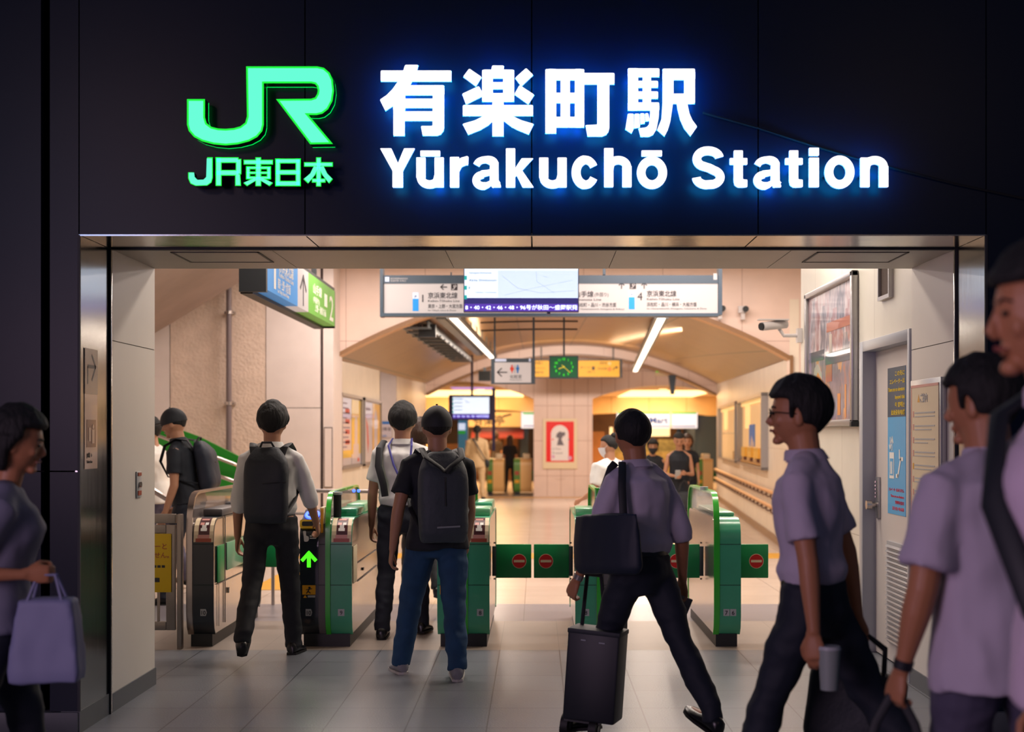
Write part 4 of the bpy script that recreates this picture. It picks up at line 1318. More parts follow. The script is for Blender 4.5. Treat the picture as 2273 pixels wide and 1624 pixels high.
def collage(name, cols, sx, sy, glossy=.08):
    """printed picture: a patchwork of flat colours"""
    m = bpy.data.materials.new(name); m.use_nodes = True; nt = m.node_tree; b = nt.nodes['Principled BSDF']
    b.inputs['Roughness'].default_value = .5; b.inputs['Coat Weight'].default_value = .8; b.inputs['Coat Roughness'].default_value = glossy
    tc = nt.nodes.new('ShaderNodeTexCoord'); mp = nt.nodes.new('ShaderNodeMapping'); mp.inputs['Scale'].default_value = (sx, sx, sy)
    v = nt.nodes.new('ShaderNodeTexVoronoi'); v.distance = 'MANHATTAN'; v.inputs['Scale'].default_value = 1
    n = nt.nodes.new('ShaderNodeTexNoise'); n.inputs['Scale'].default_value = 3; n.inputs['Detail'].default_value = 5
    s_ = nt.nodes.new('ShaderNodeSeparateColor'); r = nt.nodes.new('ShaderNodeValToRGB')
    r.color_ramp.interpolation = 'LINEAR'
    while len(r.color_ramp.elements) < len(cols): r.color_ramp.elements.new(.5)
    for i, c in enumerate(cols):
        r.color_ramp.elements[i].position = i / (len(cols) - 1); r.color_ramp.elements[i].color = lin(c)
    ad = nt.nodes.new('ShaderNodeMath'); ad.operation = 'MULTIPLY_ADD'; ad.inputs[1].default_value = .6
    m2 = nt.nodes.new('ShaderNodeMath'); m2.operation = 'MULTIPLY'; m2.inputs[1].default_value = .5
    nt.links.new(tc.outputs['Object'], mp.inputs['Vector']); nt.links.new(mp.outputs['Vector'], v.inputs['Vector']); nt.links.new(mp.outputs['Vector'], n.inputs['Vector'])
    nt.links.new(v.outputs['Color'], s_.inputs[0]); nt.links.new(s_.outputs[0], m2.inputs[0]); nt.links.new(n.outputs['Fac'], ad.inputs[0]); nt.links.new(m2.outputs[0], ad.inputs[2])
    nt.links.new(ad.outputs[0], r.inputs['Fac']); nt.links.new(r.outputs['Color'], b.inputs['Base Color'])
    MATS[name] = m


collage('poster_upper', ['2c2c3a', '7a7890', '5a5f74', 'b0a8b4', '8d5560', 'c8c0c8', '3c4658'], 4, 2.2)
collage('poster_lower', ['3a4454', 'c96f38', '8a7f90', '6d6478', 'd89a5c', '9aa0b0', '4a3a44'], 4, 2.6)
t = thing('wall_poster', 'large framed glossy poster with a crowded colourful picture on the right wall', 'poster', (RW - .03, 11.0, 1.55))
b = MB()
y0, y1, z0, z1 = 10.1, 11.9, 1.55, 2.64
for q in ((y0, y1, z1 - .045, z1), (y0, y1, z0, z0 + .045), (y0, y0 + .06, z0, z1), (y1 - .06, y1, z0, z1)):
    b.box(RW - .05, RW, q[0], q[1], q[2], q[3], 0, .008)
for y in (y0, y1):
    b.box(RW - .055, RW, y - .012, y + .05 if y == y0 else y + .012, z0 - .008, z0 + .03, 1, .004)
obj('frame', b, ['frame_alu', 'sign_black'], t)
b = MB(); b.box(RW - .022, RW - .01, y0 + .05, y1 - .05, z0 + .55, z1 - .04); obj('picture_top', b, 'poster_upper', t)
b = MB(); b.box(RW - .022, RW - .01, y0 + .05, y1 - .05, z0 + .04, z0 + .55)
obj('picture_bottom', b, 'poster_lower', t)
mat('poster_navy', '3a4a60', rough=.4, coat=.8)
mat('poster_orange', 'e08a30', rough=.4, coat=.8)
mat('poster_rose', 'b0604c', rough=.4, coat=.8)
mat('poster_violet', '7a74c8', rough=.4, coat=.8)
mat('poster_pale', 'b8b4b0', rough=.4, coat=.8)
FR = frame((RW - .0225, y1, z0), (0, -1, 0), (0, 0, 1))      # x runs towards the viewer
b = MB(FR)
b.rect(.75, .47, 1.74, .56, 0, 0); b.rect(.8, .72, 1.7, .79, 0, 2); b.rect(.9, .56, 1.0, .7, 0, 4); b.rect(.1, .52, .7, .6, 0, 0)
b.prism([(.25, .1), (.2, .3), (.32, .47), (.45, .5), (.6, .42), (.66, .25), (.64, .12)], 0, .001, 4)
b.prism([(.55, .08), (.40, .40), (.46, .43), (.66, .34), (.72, .08)], .0012, .0022, 1); b.prism([(.6, .14), (.5, .34), (.62, .3), (.66, .18)], .0024, .003, 3)
b.rect(.78, .34, 1.0, .47, 0, 2); b.rect(1.2, .08, 1.3, .24, 0, 1); b.rect(1.45, .06, 1.5, .3, 0, 1)
obj('picture_detail', b, ['poster_navy', 'poster_orange', 'poster_rose', 'poster_violet', 'poster_pale'], t)

b = MB(); b.box(RW - .03, RW, 9.12, 9.42, 2.355, 2.38, 0); b.box(RW - .03, RW, 9.12, 9.14, 2.38, 2.75, 0); b.box(RW - .03, RW, 9.40, 9.42, 2.38, 2.75, 0); b.box(RW - .03, RW, 9.12, 9.42, 2.73, 2.75, 0); b.box(RW - .012, RW, 9.14, 9.40, 2.38, 2.73, 1)
mat('vent_mesh', '6a5a54', rough=.9, bump=.8, bscale=300)
obj('wall_vent', b, ['frame_alu', 'vent_mesh'], label='small framed vent high on the right wall above the door', cat='vent')

mat('door_paint', 'd6cdc8', rough=.4)
mat('door_frame_paint', 'a8acb4', rough=.35)
mat('door_navy', '22405a', rough=.4)
mat('door_sky', '46a8e0', rough=.4)
mat('door_yellow', 'e8c818', rough=.5)
mat('door_red', 'd03050', rough=.5)
dr = thing('door_1', 'white steel service door with a blue notice and a louvre in the right wall', 'door', (RW, 9.45, 0), kind='structure')
b = MB(); b.box(RW - .03, RW + .1, 9.85, 9.95, 0, 2.12, 0, .003); b.box(RW - .03, RW + .1, 8.615, 8.665, 0, 2.12, 0, .003); b.box(RW - .03, RW + .1, 8.665, 9.85, 2.05, 2.12, 0, .003); obj('door_frame', b, 'door_frame_paint', dr)
b = MB(); b.box(RW + .06, RW + .1, 8.665, 9.85, .01, 2.05); lf = obj('door_leaf', b, 'door_paint', dr)
b = MB()
b.box(RW + .045, RW + .06, 8.85, 9.48, .13, .79, 0)
for i in range(20):
    z = .145 + i * .032
    b.quad((RW + .03, 8.86, z), (RW + .03, 9.47, z), (RW + .055, 9.47, z + .022), (RW + .055, 8.86, z + .022), 1)
obj('louvre', b, ['door_frame_paint', 'frame_alu'], dr)
b = MB(); b.box(RW + .045, RW + .06, 9.70, 9.80, .92, 1.20, 0, .003)
for i in range(5): b.cyl(RW + .04, 9.77, 1.06 + i * .025, 1.072 + i * .025, .008, mi=1, n=8)
b.m = frame((RW + .045, 9.76, 1.01), (0, -1, 0), (0, 0, 1)); b.cyl(0, 0, 0, .035, .014, mi=1); b.cyl(0, 0, .035, .07, .03, mi=1)
obj('door_handle', b, ['frame_alu', 'gate_steel'], dr)
b = MB(frame((RW + .0595, 9.50, 0), (0, -1, 0), (0, 0, 1)))
b.box(0, .46, .97, 1.92, 0, .002, 1); b.box(0, .46, 1.60, 1.92, .002, .003, 0)
for i, (s, x) in enumerate([('この先に', .20), ('エレベーターは', .06), ('There are no elevators', .02), ('beyond this', .2), ('이 앞에는', .2), ('此处没有电梯', .1)]):
    b.text(s, x, 1.865 - i * .05, .026, 2, .003, bold=.012, fit=.44 - x)
b.stroke([(.07, 1.47), (.07, 1.40)], .012, .002, .004, 3); b.stroke([(.12, 1.38), (.12, 1.46)], .012, .002, .004, 3); b.stroke([(.09, 1.43), (.12, 1.47), (.15, 1.43)], .012, .002, .004, 3); b.stroke([(.045, 1.42), (.07, 1.385), (.095, 1.42)], .012, .002, .004, 3)
b.box(.05, .17, 1.20, 1.37, .002, .004, 3); b.box(.065, .155, 1.22, 1.33, .004, .005, 1); b.box(.085, .105, 1.23, 1.31, .005, .006, 3); b.box(.115, .135, 1.23, 1.31, .005, .006, 3)
b.stroke([(.22, 1.22), (.27, 1.22), (.34, 1.33), (.40, 1.33)], .025, .002, .004, 3); b.stroke([(.31, 1.33), (.31, 1.39)], .022, .002, .004, 3)
for i, (s, x) in enumerate([('エレベーターはありません', .03), ('There are no elevators', .08), ('엘리베이터가 없습니다', .2), ('没有电梯', .12)]):
    b.text(s, x, 1.12 - i * .04, .018, 4, .002, bold=.01, fit=.42 - x)
obj('door_notice', b, ['door_navy', 'door_sky', 'door_yellow', 'white_ink', 'door_red'], dr)

b = MB(); b.box(2.2, 2.233, 7.84, 8.47, .90, 1.80, 0, .003); b.box(2.196, 2.201, 7.87, 8.44, .93, 1.77, 1)
b.m = frame((2.196, 8.44, .93), (0, -1, 0), (0, 0, 1))
b.rect(.0, .825, .57, .84, 0, 2); b.rect(.0, .0, .012, .83, 0, 2)
b.prism([(.14, .74), (.19, .74), (.165, .785)], 0, .001, 3); b.text('ご案内', .2, .742, .04, 4, .0005, bold=.01)
for i in range(9):
    b.rect(.04, .655 - i * .075, .062, .69 - i * .075, 0, 2 if i != 4 else 3)
    b.rect(.08, .675 - i * .075, .5, .683 - i * .075, 0, 4); b.rect(.08, .655 - i * .075, .5 - .07 * (i % 3), .661 - i * .075, 0, 4)
obj('notice_board', b, ['frame_alu', 'cream', 'sticker_pink', 'warn_yellow', 'plate_grey'], label='framed white notice with red marks on the right entrance jamb', cat='notice')
b = MB(); b.box(-2.27, -2.262, 8.17, 8.27, 1.125, 1.275, 0, .002); b.box(-2.262, -2.258, 8.185, 8.255, 1.25, 1.268, 1); b.box(-2.262, -2.258, 8.185, 8.255, 1.14, 1.165, 1)
b.m = frame((-2.262, 8.22, 1.2), (0, 1, 0), (0, 0, 1)); b.cyl(0, 0, 0, .012, .016, mi=2)
obj('key_switch', b, ['plate_grey', 'sticker_red', 'gate_steel'], label='small steel key switch plate on the left entrance jamb', cat='switch')
mat('print_pale', 'd8b8a4', rough=.3, coat=.5)
mat('print_brown', '7a5048', rough=.3, coat=.5)
mat('print_grey', '7d7a7c', rough=.25, coat=.5)
b = MB(); b.box(-2.27, -2.267, 7.24, 7.45, 1.31, 1.92, 0)
b.m = frame((-2.267, 7.24, 1.31), (0, 1, 0), (0, 0, 1))
b.rect(.0, .38, .21, .61, 0, 1); b.stroke([(.04, .52), (.17, .52)], .018, .001, .002, 3); b.stroke([(.11, .58), (.175, .52), (.11, .45)], .016, .001, .002, 3); b.stroke([(.045, .52), (.045, .43)], .014, .001, .002, 3)
b.rect(.03, .11, .18, .25, 0, 2); b.rect(.06, .14, .09, .21, .0015, 0); b.rect(.11, .13, .15, .2, .0015, 0); b.disc(.13, .215, .012, .0015, 0)
b.text('JR線 →', .03, .06, .02, 3, .0005); b.text('Ticket Gate', .03, .03, .014, 3, .0005)
obj('guide_sticker', b, ['print_pale', 'print_grey', 'print_brown', 'ink'], label='narrow sticker with an arrow and brown picture on the steel reveal', cat='sticker')

# ---------------------------------------------------------------- left passage wall boards
mat('paper_lilac', 'cfc4cc', rough=.4, coat=.4)
mat('paper_yellow', 'e8c040', rough=.4, coat=.4)
mat('paper_amber', 'f0b848', rough=.4, coat=.4)
mat('print_text', '8a7c8e', rough=.6)
mat('print_redline', 'c85848', rough=.6)
for y0, y1, lab, n in ((18.75, 21.0, 'framed notice board with a yellow poster, nearer one on the left wall', 0), (21.25, 23.6, 'framed notice board with an amber poster, farther one on the left wall', 1)):
    t = thing('notice_board', lab, 'notice board', (-2.54, (y0 + y1) / 2, 1.03))
    b = MB()
    for q in ((y0, y1, 1.03, 1.06), (y0, y1, 2.0, 2.04), (y0, y0 + .06, 1.03, 2.04), (y1 - .06, y1, 1.03, 2.04)):
        b.box(-2.56, -2.52, *q[:2], *q[2:])
    b.box(-2.56, -2.55, y0, y1, 1.03, 2.04)
    obj('frame', b, 'frame_alu', t)
    F_ = frame((-2.549, y0, 1.06), (0, 1, 0), (0, 0, 1))
    W_ = y1 - y0
    b = MB(F_)
    if n == 0:
        b.rect(.08, .02, W_ * .5, .92, 0, 0)
        for i in range(12): b.rect(.14, .84 - i * .065, W_ * (.30 + .13 * ((i * 7) % 3) / 2), .86 - i * .065, .002, 1)
        b.rect(.08, .12, W_ * .5, .22, .003, 2)
        for i in range(4): b.rect(.5, .3 + i * .14, W_ * .42, .36 + i * .14, .002, 3)
    else:
        b.rect(.08, .02, W_ * .5, .92, 0, 0); b.prism([(.3, .7), (.45, .5), (.5, .3), (.6, .15), (.7, .3), (.6, .55)], .002, .003, 3); b.rect(.2, .8, .9, .84, .002, 1)
    obj('left_sheet', b, ['paper_lilac', 'print_text', 'paper_yellow', 'print_redline'], t)
    b = MB(F_)
    if n == 0:
        b.rect(W_ * .52, .16, W_ - .08, .92, 0, 0); b.rect(W_ * .6, .16, W_ * .86, .3, .002, 1); b.prism([(W_ * .66, .3), (W_ * .66, .62), (W_ * .73, .70), (W_ * .8, .62), (W_ * .8, .3)], .002, .003, 1); b.rect(W_ * .52, .02, W_ - .08, .16, .001, 1); b.rect(W_ * .8, .05, W_ * .9, .1, .003, 2)
    else:
        b.rect(W_ * .52, .02, W_ - .08, .92, 0, 0); b.prism([(W_ * .6, .1), (W_ * .6, .7), (W_ * .7, .84), (W_ * .8, .7), (W_ * .8, .1)], .002, .003, 1)
    obj('right_sheet', b, ['paper_yellow' if n == 0 else 'paper_amber', 'paper_lilac', 'print_redline'], t)
b = PX(26.78); b.r(843, 935, 869, 970, 0, 0, .01); b.r(843, 935, 869, 941, .01, 1); b.t('化粧室', 844, 955, 6.5, 2, z=.011, fit=24); b.r(846, 966, 858, 968, .011, 1)
obj('restroom_notice', b, ['paper_lilac', 'blue_mark', 'sign_ink'], label='white restroom notice on the recessed wall at left', cat='notice')
b = PX(17.59); b.r(719, 948, 738, 1082, 0, 0, .004); b.r(720.5, 950, 736.5, 1080, .004, 1, .003)
obj('wall_hatch', b, ['dark_joint', 'smooth_wall'], label='narrow flush hatch low on the white pier left of the passage', cat='hatch')

# ---------------------------------------------------------------- right passage wall: display cases and handrails
mat('case_glow', 'ffdca0', emit='ffc878', es=.55)
mat('case_back', 'e8c896', rough=.5, emit='ffc070', es=.12)
for u0, u1, n, lab in ((1603, 1643, 0, 'lit display case on the right passage wall, the farther and narrower one'), (1648, 1705, 1, 'lit display case on the right passage wall, the nearer one with a blue picture')):
    ds = [1.979 / ((u - 1190) / 3200 - .0671) for u in (u0, u1)]
    xs_ = [(34.0 - d) / 15.8 * 15.85 for d in ds]
    t = thing('display_case', lab, 'display case', RWM @ Vector((sum(xs_) / 2, .97, 0)), 0, 'display cases on the right passage wall')
    x0, x1 = xs_
    b = MB(RWM)
    for q in ((x0, x1, .97, 1.01), (x0, x1, 2.06, 2.11), (x0, x0 + .12, .97, 2.11), (x1 - .12, x1, .97, 2.11)):
        b.box(*q, 0, .10)
    obj('frame', b, 'frame_alu', t)
    b = MB(RWM); b.box(x0 + .1, x1 - .1, 1.0, 2.07, .003, .01, 0); b.box(x0 + .1, x1 - .1, 1.99, 2.07, .01, .03, 1); b.box(x0 + .2 + (x1 - x0) * .12, x0 + (x1 - x0) * .38, 1.6, 2.0, .01, .014, 1)
    obj('back_panel', b, ['case_back', 'case_glow'], t)
    b = MB(RWM)
    if n:
        xm = x0 + (x1 - x0) * .45
        b.box(xm - .5, xm + .6, 1.30, 1.66, .01, .02, 0); b.prism([(xm - .3, 1.30), (xm, 1.48), (xm + .5, 1.36), (xm + .6, 1.30)], .02, .022, 1)
        for i in range(3):
            b.box(x0 + .5 + i * 1.3, x0 + 1.3 + i * 1.3, 1.12, 1.28, .012, .06, 2)
            b.box(x0 + .7 + i * 1.3, x0 + 1.1 + i * 1.3, 1.03, 1.12, .012, .06, 3)
        b.box(x0 + .2, x1 - .2, 1.02, 1.06, .01, .07, 3)
    else:
        b.box(x1 - 1.2, x1 - .3, 1.02, 1.18, .01, .05, 3)
        b.box(x0 + .3, x1 - .3, 1.52, 1.53, .01, .02, 3)
    obj('exhibit', b, ['blue_mark', 'paper_lilac', 'paper_amber', 'print_brown'], t)
mat('rail_wood', 'd89a5c', rough=.35)
mat('bracket_brown', '6a4a3a', rough=.5)
for z, lab in ((.70, 'upper wooden handrail on the right passage wall'), (.50, 'lower wooden handrail on the right passage wall')):
    t = thing('wall_handrail', lab, 'handrail', RWM @ Vector((8, z, 0)))
    b = MB(RWM); b.tube([(.6, z, .02), (.6, z, .075), (.75, z, .08), (15.5, z, .08)], .026, n=10); obj('rail', b, 'rail_wood', t)
    for i in range(21):
        x = .9 + i * .7
        b = MB(RWM); b.tube([(x, z - .02, .08), (x, z - .075, .08), (x + .03, z - .09, .05), (x + .03, z - .075, 0)], .012, n=6); obj('bracket', b, 'bracket_brown', t)

# ---------------------------------------------------------------- pillar poster and far hall
t = thing('pillar_poster', 'red framed poster with a white arch and grey figure on the wide pillar', 'poster', at(1243, 1040, 34.96))
b = PX(34.99); b.r(1205, 929, 1281, 1040, 0, 0, .03); obj('frame', b, 'cream', t)
mat('poster_red', 'e01c1c', rough=.35, emit='d81818', es=.12)
mat('poster_white', 'ece6e6', rough=.4)
mat('poster_grey', '6c6670', rough=.5)
mat('poster_pink', 'd8a8c8', rough=.5)
b = PX(34.959)
b.r(1212, 935, 1274, 1025, 0, 0)
b.p([(1223, 1022), (1223, 965)] + [(1242.5 + 19.5 * math.cos(a), 963 - 20 * math.sin(a)) for a in [PI - PI * i / 10 for i in range(11)]] + [(1262, 1022)], .003, 1)
b.p([(1236, 988), (1240, 972), (1234, 970), (1236, 962), (1243, 957), (1250, 960), (1250, 968), (1246, 974), (1252, 988)], .006, 2); b.p([(1250, 958), (1255, 960), (1253, 968), (1250, 966)], .006, 2)
b.t('3.Thu', 1226, 998, 4.5, 2, z=.006, fit=19); b.t('9.wed', 1226, 1007, 4.5, 2, z=.006, fit=22); b.c(1228, 1013, 3.5, .006, 3); b.c(1265, 1016, 4.5, .006, 3); b.c(1227, 975, 1.8, .006, 0); b.c(1263, 975, 1.8, .006, 2)
obj('picture', b, ['poster_red', 'poster_white', 'poster_grey', 'poster_pink'], t)
b = PX(34.99); b.r(1234, 1045, 1251, 1063, 0, 0, .006); obj('pillar_hatch', b, 'panel_far', label='small square hatch under the red poster on the pillar', cat='hatch')

mat('cove_light', 'fff0c8', emit='ffe0a0', es=1.8)
mat('cove_violet', 'b090d0', emit='b090e0', es=.8)
for x0, x1, y0, y1, m, lab in ((-3.6, -.4, 39.6, 46.0, 'cove_light', 'bright ceiling light panel seen through the left arch'), (2.6, 5.0, 39.6, 46.0, 'cove_light', 'bright ceiling light panel seen through the right arch'), (-2.2, -1.1, 37.0, 38.6, 'cove_violet', 'violet ceiling light panel nearest the left arch')):
    b = MB(); b.box(x0, x1, y0, y1, 2.708, 2.725); obj('ceiling_light', b, m, label=lab, cat='light')
k = 0
for x, y, w_ in ((-2.9, 37.5, 'left of the violet panel'), (-1.5, 38.9, 'between the violet and bright panels'), (-.6, 39.2, 'right end of the left arch'), (1.9, 38.6, 'left end of the right arch'), (3.4, 38.6, 'middle of the right arch'), (4.6, 38.6, 'right end of the right arch')):
    b = MB(); b.cyl(x, y, 2.70, 2.722, .11); obj('downlight', b, 'cove_light', label='small round downlight, ' + w_, cat='light', group='downlights in the far hall')

mat('shop_dark', '3a2a20', rough=.6)
mat('shop_brown', '8a5a30', rough=.5, var=.2, vscale=2)
mat('shop_beige', 'b8a078', rough=.5)
mat('awning_red', '7a1c12', rough=.6)
mat('shop_navy', '20344a', rough=.5)
mat('shop_sign_white', '9aa0a8', emit='dce8ff', es=.75)
mat('shop_sign_green', '159a2a', emit='28b840', es=.3)
mat('shop_sign_blue', '103a90', emit='1c48b0', es=.15)
mat('shop_shelf', 'b8a060', rough=.5, var=.3, vscale=8)
mat('shop_glow', 'ffe8b0', emit='ffdca0', es=1.2)
b = MB(); b.box(-3.4, .3, 48.5, 48.6, 0, 2.7, 0); b.box(-2.3, -2.0, 46.3, 46.6, 0, 2.1, 0); b.box(-.5, -.25, 46.3, 46.8, 0, 2.1, 1); b.box(-3.3, -1.2, 48.3, 48.5, .0, 1.2, 2)
struct('wall_shop_left', b, ['shop_dark', 'shop_navy', 'shop_brown'])
b = PX(45.75); b.r(1040, 914, 1156, 947, -.2, 0, .2)
b.t('有楽亭', 1050, 942, 18, 1, z=.001, fit=70, bold=.012); b.p([(1116, 922), (1134, 917), (1136, 921), (1118, 926)], .001, 1)
obj('shop_signboard', b, ['shop_beige', 'sign_ink'], label='beige shop signboard with brushed black characters beyond the left arch', cat='sign')
b = MB(); b.rings([[(x, 46.2, 1.72), (x, 45.5, 1.42), (x, 45.5, 1.38), (x, 46.2, 1.68)] for x in (-2.05, -.4)]); obj('shop_awning', b, 'awning_red', label='red awning under the beige signboard beyond the left arch', cat='awning')
b = MB(); b.box(-1.6, -.6, 47.0, 47.05, .02, 1.38, 0); b.box(-1.12, -1.08, 46.98, 47.0, .02, 1.36, 1); obj('shop_door', b, ['shop_brown', 'shop_dark'], label='brown sliding shop door under the red awning', cat='door')
t = thing('advert_pillar', 'slim blue advertising pillar lit from within beyond the left arch', 'advert pillar', (-1.93, 38, 0))
b = MB(); b.box(-2.05, -1.8, 37.9, 38.1, 0, 1.95); obj('body', b, 'door_sky', t)
b = MB(); b.box(-2.04, -1.86, 37.89, 37.9, 1.62, 1.8, 0); b.box(-2.04, -1.86, 37.89, 37.9, 1.52, 1.6, 1); b.box(-1.85, -1.81, 37.89, 37.9, .7, 1.35, 2); obj('picture', b, ['shop_sign_white', 'shop_sign_green', 'sticker_pink'], t)
b = PX(45.7); b.r(1157, 914, 1200, 950, -.2, 0, .2); b.r(1161, 915, 1198, 919, .001, 1); b.r(1161, 944, 1198, 946, .001, 2)
obj('shop_signboard', b, ['shop_sign_white', 'shop_sign_green', 'shop_sign_blue'], label='white shop lightbox with a green stripe at the right edge of the left arch', cat='sign')
t = thing('shop_signboard', 'white convenience store sign with green and blue stripes beyond the right arch', 'sign', at(1460, 950, 45.9))
b = PX(45.7); b.r(1370, 915, 1548, 950, -.25, 0, .25); obj('lightbox', b, 'shop_sign_white', t)
b = PX(45.7)
b.r(1371, 914, 1487, 918, .001, 1); b.r(1491, 914, 1546, 918, .001, 1); b.r(1371, 944.5, 1487, 947, .001, 2); b.r(1491, 944.5, 1544, 947, .001, 2)
b.r(1371, 925, 1377, 930, .002, 1); b.r(1371, 933, 1377, 938, .002, 2); b.t('FamilyMart', 1388, 939, 14, 2, z=.002, fit=95, bold=.03); b.r(1487, 914, 1491, 950, .002, 3)
obj('lettering', b, ['shop_sign_white', 'shop_sign_green', 'shop_sign_blue', 'plate_grey'], t)
b = MB(); b.box(1.3, 5.4, 50, 50.1, 0, 2.7, 0); b.box(5.1, 5.4, 46.2, 50, 0, 2.7, 1); b.box(5.12, 5.8, 45.95, 46.0, 0, 2.1, 1); b.box(1.5, 2.2, 46.3, 46.5, 0, 1.6, 0)
struct('wall_shop_right', b, ['shop_brown', 'shop_navy'])
t = thing('shop_shelves', 'shelves and counter inside the store beyond the right arch', 'shelf', (3.4, 48.5, 0))
b = MB()
for i in range(3):
    x = 2.3 + i * .9
    b.box(x, x + .7, 48.0, 48.5, 0, 1.35, 0)
obj('shelf_unit', b, 'shop_shelf', t)
b = MB(); b.box(2.2, 5.0, 47.2, 47.6, 0, .95); obj('counter', b, 'shop_shelf', t)
for q in ((2.9, 4.6, 49.6, 49.7, 1.45, 1.85), (2.4, 2.5, 47, 47.1, 1.2, 1.75), (2.75, 2.85, 47.4, 47.5, 1.2, 1.8)):
    b = MB(); b.box(*q); obj('lit_panel', b, 'shop_glow', t)
area('shop_lamp', (3.6, 47.6, 2.5), 1.6, 60, (1, .78, .5))
area('shop_lamp', (-1.4, 47.4, 2.5), 1.0, 25, (1, .6, .35))

# ticket gates of the far exit
mat('far_gate_cream', 'e6b878', rough=.4)
mat('far_gate_green', '5c8a3c', rough=.4)
for x0, w_, lab, fl in ((-1.22, .42, 'small far ticket gate beside the person in the tan suit', 0), (-.55, .44, 'small far ticket gate just left of the wide pillar', 1), (3.98, .4, 'small far ticket gate right of the woman in the black dress', 1)):
    g = thing('far_ticket_gate', lab, 'ticket gate', (x0, 35.65, 0), 0, 'ticket gates of the far exit')
    Y = 35.65
    M = Matrix.Translation((x0, Y, 0))
    b = MB(M); solid(b, w_ * .36, w_, sym(offset(PROF, .006), 1.5), 0); obj('cabinet', b, 'far_gate_cream', g)
    b = MB(M); cover(b, 0, w_ * .36, sym(PROF, 1.5), .05, 0, 0); b.box(.02, w_ * .34, .06, 1.4, .1, .86, 0); obj('front_cover', b, 'far_gate_green', g)
    b = MB(M); b.box(.02, w_ * .34, -.004, .05, 0, .09, 0); obj('base', b, 'gate_base', g)
    b = MB(M); b.box(.02, w_ * .3, -.006, 0, .5, .6, 0); obj('warning_label', b, 'sticker_red', g)
    b = MB(M); b.box(.02, w_ * .3, -.006, 0, .3, .38, 0); obj('warning_label', b, 'warn_yellow', g)
    b = MB(M); b.box(w_ * .5, w_ * .9, .3, .9, .88, 1.02, 0, .02); obj('top_housing', b, 'cream', g)
    if fl:
        b = MB(M); b.box(w_, w_ + .2, .4, .43, .35, .6); obj('flap', b, 'flap_green', g)
b = MB()
b.box(-.12, .0, 31.0, 31.3, 1.0, 1.1)
b = MB(); p = at(1492, 858, 33.9)
b.prism([(0, 0)] * 3, 0, 0) if False else None
b.m = UV(33.6); k = FPX / 33.6
b.prism([(1484 - VX, VY - 832), (1500 - VX, VY - 832), (1496 - VX, VY - 875), (1489 - VX, VY - 875)][::-1], -.1 * k, .1 * k)
obj('ceiling_bracket', b, 'sign_frame', label='dark tapered bracket hanging before the right arch', cat='bracket')
b = PX(34.97); b.r(1454, 820, 1490, 834, 0, 0, .05); b.r(1456, 821, 1463, 826, .05, 1)
obj('exit_lamp', b, ['cream', 'clock_digit'], label='small emergency exit lamp with a green light above the right arch', cat='lamp')

mat('strap_cable', '05070a', rough=.8)
b = MB()
P = [(1560, 250), (1680, 283), (1800, 322), (1900, 352), (2000, 378), (2120, 408), (2300, 446)]
b.tube([at(u, v, FD - .012) for u, v in P], .006, n=6)
obj('cable', b, 'strap_cable', label='thin dark cable sagging across the right half of the dark front', cat='cable')


# ---------------------------------------------------------------- people
mat('skin', 'b07f62', rough=.5, var=.04)
mat('skin_tan', 'ab7350', rough=.5, var=.04)
mat('hair_black', '0b0b0b', rough=.75, bump=.5, bscale=60, bstretch=(1, 1, .15))
mat('hair_brown', '3c2417', rough=.5, bump=.5, bscale=60, bstretch=(1, 1, .15))
mat('eye_dark', '101010', rough=.2)
mat('lip', '8a4a40', rough=.5)


def dv(a, axis='X'):
    return Matrix.Rotation(math.radians(a), 3, axis)


def head_pt(d, inf=0.0, s=1.0):
    """surface of a head for a unit direction d (x right, y forward, z up), metres, centre between the ears"""
    x, y, z = d
    wx, wy, wz = .078, .098, .118
    px, py, pz = x * wx, y * wy, z * wz
    if z < 0:
        t = -z
        px *= 1 - .32 * t * t
        if y > 0: py *= 1 - .06 * t
        else: py *= 1 - .42 * t
    else:
        if y < 0: py *= 1 + .03 * z
        q = 4 * z * (1 - z)
        px *= 1 + .09 * q
        py *= 1 + .05 * q
    if y > 0:
        py *= .94 if abs(x) < .5 else .97
    if y < 0:
        py *= 1.04
    v = Vector((px, py, pz)) * s
    return v + Vector(d) * inf


def remesh(mb_or_bm, vox, smooth=2, mats=None):
    bm = mb_or_bm.bm if isinstance(mb_or_bm, MB) else mb_or_bm
    bmesh.ops.recalc_face_normals(bm, faces=bm.faces)
    me = bpy.data.meshes.new('tmp'); bm.to_mesh(me); bm.free()
    o = bpy.data.objects.new('tmp', me); COL.objects.link(o)
    m = o.modifiers.new('r', 'REMESH'); m.mode = 'VOXEL'; m.voxel_size = vox; m.adaptivity = 0
    if smooth:
        q = o.modifiers.new('s', 'SMOOTH'); q.iterations = smooth; q.factor = .6
    dg = bpy.context.evaluated_depsgraph_get()
    ev = bpy.data.meshes.new_from_object(o.evaluated_get(dg))
    bpy.data.objects.remove(o); bpy.data.meshes.remove(me)
    out = bmesh.new(); out.from_mesh(ev); bpy.data.meshes.remove(ev)
    return out


def folds(bm, amp, sc=(9, 9, 3.5), seed=0, zmask=None):
    for v in bm.verts:
        p = Vector((v.co.x * sc[0] + seed, v.co.y * sc[1], v.co.z * sc[2]))
        n = noise.noise(p) + .5 * noise.noise(p * 2.3)
        n2 = 1 - abs(noise.noise(p * .8 + Vector((5, 1, 2)))) * 2
        v.co += v.normal * amp * (n + .5 * n2 - .3)


